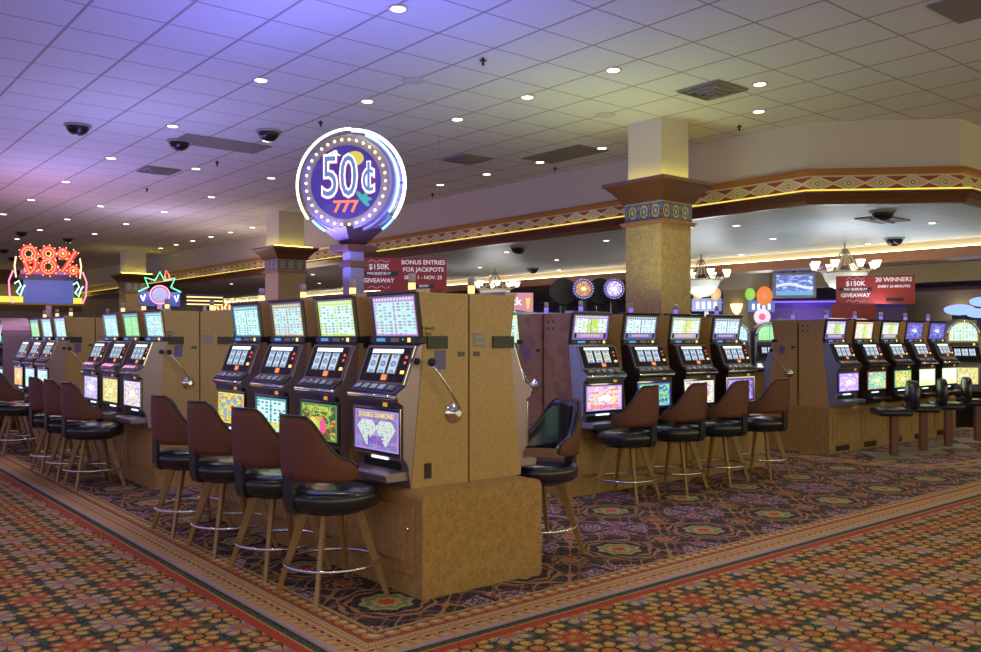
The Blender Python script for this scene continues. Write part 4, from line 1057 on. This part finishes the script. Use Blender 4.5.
# yellow neon stripes and letters farther right
t = thing('striped_neon_sign', 'three warm neon stripes beside the starburst sign', 'sign', (7.52, 19.08, .12), -math.atan2(7.2, 17.6))
obj('board', MB().box(-.4, .4, -.03, .03, 2.12, 2.38), BLACK, t); obj('post', MB().box(-.04, .04, -.03, .03, -.12, 2.12), GREY, t)
for k in range(3): obj('neon_tube', MB().tube([(-.38, -.05, 2.16 + k * .08), (.38, -.05, 2.15 + k * .08)], .013, 6), glow('warm neon %d' % k, (1, .65, .25), 2.4), t)
t = thing('script_neon_sign', 'yellow and orange scribbled neon lettering left of the tiled column', 'sign', (8.72, 20.0, .05), -math.atan2(9., 19.3))
obj('board', MB().box(-.62, .62, -.03, .03, 2.08, 2.32), plain('brown sign board', (.25, .10, .04), .5), t); obj('post', MB().box(-.04, .04, -.03, .03, -.05, 2.08), GREY, t); lamp(t, (0, -.6, 2.6), (1, .75, .6), 60, .5)  # warm lamp added to lift the far end of the high ceiling
for k in range(7):
    cx = -.5 + k * .165; obj('neon_loop', MB().tube([(cx - .05, -.05, 2.12), (cx - .05, -.05, 2.36 + .05 * (k % 2)), (cx + .02, -.05, 2.42 - .05 * (k % 2)), (cx + .05, -.05, 2.30), (cx, -.05, 2.20), (cx + .06, -.05, 2.12)], .016, 6), glow('yellow neon %d' % k, (1, .8 - .08 * (k % 3), .2), 2.6), t)

# ================================================================== BANNERS, TELEVISION
def banner(x, y, z, rz, w_, h_, label, left, right, top):
    t = thing('promotion_banner', label, 'banner', (x, y, z), rz)
    p = obj('panel', MB().box(-w_ / 2, w_ / 2, -.008, .008, -h_ / 2, h_ / 2), RED, t)
    mb = MB()
    for sx in (-w_ * .42, w_ * .42): mb.tube([(sx, 0, h_ / 2), (sx, 0, top - z)], .0015, 5)
    obj('hanging_wires', mb, GREY, t)
    for (b, sz, cx, cz, mt) in left + right: text('lettering', b, sz, mt, p, (cx * w_, -.0095, cz * h_), ext=.0006, bold=sz * .018)
    for cx, cz, ww, hh in ((-.25, .02, .42, .13), (.25, -.36, .22, .12)):
        obj('dark_pill', MB().box((cx - ww / 2) * w_, (cx + ww / 2) * w_, -.0092, -.008, (cz - hh / 2) * h_, (cz + hh / 2) * h_), BLACK, p)
    obj('grey_patch', MB().box(-.34 * w_ + .03, -.19 * w_ + .02, -.0098, -.0092, -.03 * h_, .07 * h_), GREY, p)
    for cz in (.40, -.40): obj('flourish', MB().tube([((-.25 + a) * w_, -.009, (cz + .03 * math.sin(a * 60)) * h_) for a in [k * .01 - .12 for k in range(25)]], .002, 4), LET, p)
    return t
LET = glow('pale lettering', (.62, .60, .62), .35, (.75, .72, .72))
banner(6.15, 9.2, 2.335, -.62, 1.13, .41, 'red giveaway banner with bonus entries text beside the round sign post',
       [('$150K', .095, -.25, .22, LET), ('FREE  SLOT  PLAY', .038, -.25, .02, LET), ('GIVEAWAY', .075, -.25, -.2, LET)],
       [('BONUS ENTRIES', .075, .24, .36, LET), ('FOR JACKPOTS', .075, .24, .14, LET), ('SEPT. 1 - NOV. 25', .062, .24, -.1, LET), ('ENTRY', .04, .25, -.36, LET)], HC)
banner(12.72, 6.42, 2.255, -1.0, 1.08, .42, 'red giveaway banner with 20 winners text above the right row',
       [('$150K', .10, -.25, .22, LET), ('FREE  SLOT  PLAY', .042, -.25, .02, LET), ('GIVEAWAY', .08, -.25, -.2, LET)],
       [('20 WINNERS', .088, .235, .34, LET), ('EVERY 20 MINUTES', .052, .24, .10, LET)], LC)
t = thing('promotion_banner', 'small dark red banner hanging behind the right row, left of the larger one', 'banner', (16.2, 8.6, 2.02), -.95)
obj('panel', MB().box(-.40, .40, -.01, .01, -.12, .16), RED, t); obj('hanging_wires', MB().tube([(-.3, 0, .16), (-.3, 0, 1.08)], .003, 5).tube([(.3, 0, .16), (.3, 0, 1.08)], .003, 5), GREY, t)

t = thing('television', 'grey framed television with a blue picture hung below the beam', 'television', (15.35, 9.35, 2.55), -.95)
obj('frame', MB().box(-.40, .40, -.05, .05, -.25, .25), plain('grey plastic frame', (.22, .23, .28), .4), t, bevel=.01)
m = Mt('television picture', .2, base=(.02, .02, .02)); x, y, z = m.coord('Generated'); n = m.noise(4, 2, x=x * 1.5, y=z * 2)
TVM = m.sete(m.over((.12, .18, .62), (n > .52, (.30, .40, .85)), (((z - .45 - (x * 5).sin() * .1).ab() < .07), (.75, .85, 1.)), (n > .64, (.85, .9, 1)), ((z < .2), (.15, .45, .8))), 1.0).m
obj('screen', MB().box(-.34, .34, -.055, -.05, -.19, .20), TVM, t); obj('mount', MB().box(-.03, .03, -.02, .04, .25, .55), BLACK, t)

# ================================================================== CHANDELIERS
CRY = Mt('crystal beads', .15, 0, (.7, .72, .66), (.95, .95, .8), .30); CRY = CRY.m
LSH = glow('lit glass shade', (1, .92, .70), 3.0); GLD = plain('pale gold arm', (.6, .52, .36), .3, .6)
def chandelier(x, y, label):
    z = 2.60; t = thing('chandelier', label, 'chandelier', (x, y, z))
    obj('rod', MB().tube([(0, 0, .12), (0, 0, .50)], .015, 6), GLD, t)
    obj('crystal_basket', MB().lathe([(.02, -.30), (.18, -.24), (.30, -.12), (.34, -.02), (.35, .02), (.30, .02), (.2, -.1)], 28, smooth=False), CRY, t)
    obj('band', MB().lathe([(.345, .0), (.375, .0), (.375, .03), (.345, .03)], 28, caps=False), GLD, t)
    a0 = MB()
    for i in range(8):
        a = 2 * PI * i / 8 + .2; ca, sa_ = math.cos(a), math.sin(a)
        arm = obj('arm', MB().tube([(.03 * ca, .03 * sa_, .40), (.09 * ca, .09 * sa_, .30), (.20 * ca, .20 * sa_, .12), (.38 * ca, .38 * sa_, .04), (.50 * ca, .50 * sa_, .08)], .011, 6), GLD, t)
        obj('shade', MB().lathe([(.035, .08), (.05, .12), (.075, .19)], 12, .50 * ca, .50 * sa_), LSH, arm)
        for k in range(3): a0.tube([(.34 * math.cos(a + k * .26), .34 * math.sin(a + k * .26), 0), (.22 * math.cos(a + k * .26), .22 * math.sin(a + k * .26), -.22)], .012, 4)
    obj('crystal_strands', a0, CRY, t)
    lamp(t, (0, 0, -.50), (.92, .96, 1), 34, .35)
chandelier(13.75, 7.45, 'glass chandelier with crystal basket right of the television')
chandelier(13.5, 10.15, 'glass chandelier partly hidden right of the large gold column')
chandelier(12.6, 15.1, 'glass chandelier above the nearest tan end panel')

# ================================================================== BACKGROUND SIGNS AND WHEELS
PUR = plain('violet wheel rim', (.15, .10, .5), .3)
def wheel(x, y, z, rz, lit, label, art=None):
    t = thing('wheel_topper_machine', label, 'slot machine', (x, y, 0), rz, 'wheel machines behind the bonus row')
    obj('cabinet', MB().box(-.19, .19, -.12, .12, 0, 1.75), BLACK, t); obj('neck', MB().box(-.04, .04, -.03, .03, 1.75, z - .15), BLACK, t)
    w_ = obj('wheel', MB().lathe([(.17, -.05), (.185, -.04), (.185, .04), (.17, .05)], 28, axis='y'), BLACK if not lit else PUR, t, loc=(0, 0, z)); w_.scale = (.74, 1, .74) if lit else (1, 1, 1)
    if lit:
        obj('wheel_glass', MB().lathe([(.135, .05), (.135, .056)], 24, axis='y'), art, w_)
        k = MB()
        for i in range(22): k.sphere((.165 * math.cos(i * PI / 11), -.052, .165 * math.sin(i * PI / 11)), .008, 3)
        obj('wheel_bulbs', k, glow('white blue bulb', (.6, .65, 1), 2), w_)
wa = belly_art('orange wheel glass', (.45, .15, .05), (.7, .35, .1), (.1, .1, .3), (.9, .6, .2), 50, (.95, .75, .5)); wb_ = belly_art('violet white wheel glass', (.45, .3, .7), (.85, .8, .95), (.3, .2, .6), (.9, .85, .95), 52)
for x, y, lit, l in ((8.34, 8.55, 0, 'black rear wheel, leftmost behind the bonus row'), (8.04, 7.88, 1, 'orange lit wheel topper behind the bonus row'), (8.72, 8.24, 0, 'black rear wheel between the two lit wheels'), (8.33, 7.62, 1, 'violet lit wheel topper left of the large column'), (9.06, 7.94, 0, 'black rear wheel against the left side of the column')):
    wheel(x, y, 2.16, -.69, lit, l, wa if 'orange' in l else wb_)
t = thing('jackpot_sign', 'pink lit sign ending in the letters jack, over the gap right of the end panel', 'sign', (7.9, 9.0, 0), -.70)
obj('post', MB().box(-.03, .03, .06, .12, 0, 1.9), GREY, t); b = obj('board', MB().box(-.24, .22, -.03, .03, 1.89, 2.15), glow('pink lit board', (.75, .30, .38), .9), t)
text('lettering', 'Jack', .15, W1, b, (-.06, -.032, 2.03), ext=.001, bold=.003); obj('trophy_print', MB().frustum((.15, -.032), (.012, .002), 1.93, (.15, -.032), (.035, .002), 2.08), GL, b)
def party_sign(x, y, z, rz, label, big):
    t = thing('balloon_sign', label, 'sign', (x, y, 0), rz)
    obj('post', MB().box(-.04, .04, .0, .06, 0, z - .15), GREY, t)
    obj('board', MB().box(-.28, .28, -.03, .03, z - .15, z + .10), glow('blue lit board', (.10, .14, .55), .8), t)
    for k in range(4): obj('white_print', MB().box(-.2 + k * .11, -.14 + k * .11, -.034, -.03, z - .10, z + .03), W1, t)
    lamp(t, (0, -.8, z + .05), (.8, .9, 1), 14, .4)  # white-blue fill added to brighten the dark area under the low ceiling
    for cx, cz, r, c_ in ((-.17, .20, .10, (.9, .55, .1)), (.0, .27, .12, (.45, .8, .1)), (.17, .18, .10, (.9, .5, .15)))if not big else ((-.24, .24, .11, (.35, .75, .08)), (.06, .20, .17, (.95, .25, .04))):
        obj('balloon', MB().sphere((cx, -.05, z + cz), r, 8, 1.25), glow('lit balloon %.2f' % (cx + r), c_, .9), t)
party_sign(14.0, 10.4, 2.2, -.90, 'balloon topped blue sign just right of the large gold column', False)
party_sign(16.80, 11.03, 2.25, -.9, 'orange and green round balloon sign left of the television', True)
t = thing('round_price_sign', 'round violet rimmed white sign under the balloon sign', 'sign', (16.25, 10.65, 0), -.95)
obj('post', MB().box(-.02, .02, 0, .04, 0, 1.85), GREY, t); obj('disc', MB().lathe([(.17, -.03), (.17, .03)], 20, 0, 1.98, axis='y'), glow('pink white lit disc', (.9, .75, .85), 1), t); obj('ring_print', MB().lathe([(.07, .03), (.07, .034)], 16, 0, 1.98, axis='y'), PK, t)
# purple gaming pit glow
t = thing('lit_canopy', 'violet lit canopy band behind the television and right row', 'canopy', (20.5, 12.2, 0), -.95)
obj('fascia', MB().box(-2.4, 2.4, -.1, .1, 2.30, 2.50), plain('deep violet fascia', (.10, .05, .26), .4), t); obj('neon_strip', MB().box(-2.4, 2.4, -.13, -.1, 2.44, 2.47), glow('violet neon strip', (.25, .15, 1), 1.6), t); obj('back_wall', MB().box(-2.4, 2.4, 0, .1, 0, 2.3), PURW, t)
lamp(t, (0, -.8, 2.1), (.4, .25, 1), 35, .4)
# winged neon at the far right
t = thing('wing_neon_sign', 'pale blue feathered neon sign on the tan wall at the right edge', 'sign', (21.7, 8.1, 0), -1.15)
obj('backing', MB().box(-.9, 1.4, .0, .04, 1.95, 2.1), BLACK, t); obj('post', MB().box(-.04, .04, .0, .06, 0, 1.95), GREY, t)
FB = glow('pale blue lit feather', (.35, .60, 1), 1.1); 
for k, (cx, cz, rx) in enumerate(((-.75, .10, .32), (-.35, .02, .28), (-.25, .28, .30), (.15, .12, .34), (.25, .42, .36), (.6, .2, .36), (.8, .55, .36), (1.1, .3, .36))):
    f_ = obj('feather', MB().lathe([(rx * .95, -.02), (rx, .0), (rx * .95, .02)], 20, 0, 0, axis='y'), FB, t, loc=(cx, -.03 - k * .012, 2.08 + cz)); f_.scale = (1, 1, .38)
    g_ = obj('feather_tube', MB().tube(arc(rx, 10, 170, -.03, 14), .018, 6), glow('violet neon %d' % k, (.35, .25, 1), 2.2), f_)
obj('rainbow_tube', MB().tube(arc(.95, 95, 160, -.12, 16, 1.2, 2.25), .03, 6), glow('peach pink neon', (1, .35, .3), 2.4), t)
lamp(t, (.3, -.6, 2.4), (.4, .45, 1), 18, .3)
# doorway on the tan wall
struct('door_1', MB().box(22.40, 22.5, 7.9, 8.8, 0, 2.35), WOODD)
s_ = thing('wall_sconce', 'small warm wall light on the tan wall behind the right row', 'wall light', (22.3, 9.2, 2.1)); obj('shade', MB().lathe([(.04, -.12), (.2, .14)], 12), LSH, s_); obj('bracket', MB().box(0, .2, -.04, .04, -.18, -.12), GLD, s_)
# back counter along the right wall
t = thing('bar_counter', 'long dark counter beyond the pedestal stools at the right edge', 'counter', (15.6, 4.9, 0), -.3)
obj('body', MB().box(-.9, 2.2, -.2, .35, 0, .92), plain('dark brown counter', (.05, .025, .02), .5), t); obj('top', MB().box(-.95, 2.25, -.28, .4, .92, .98), PEDM, t)
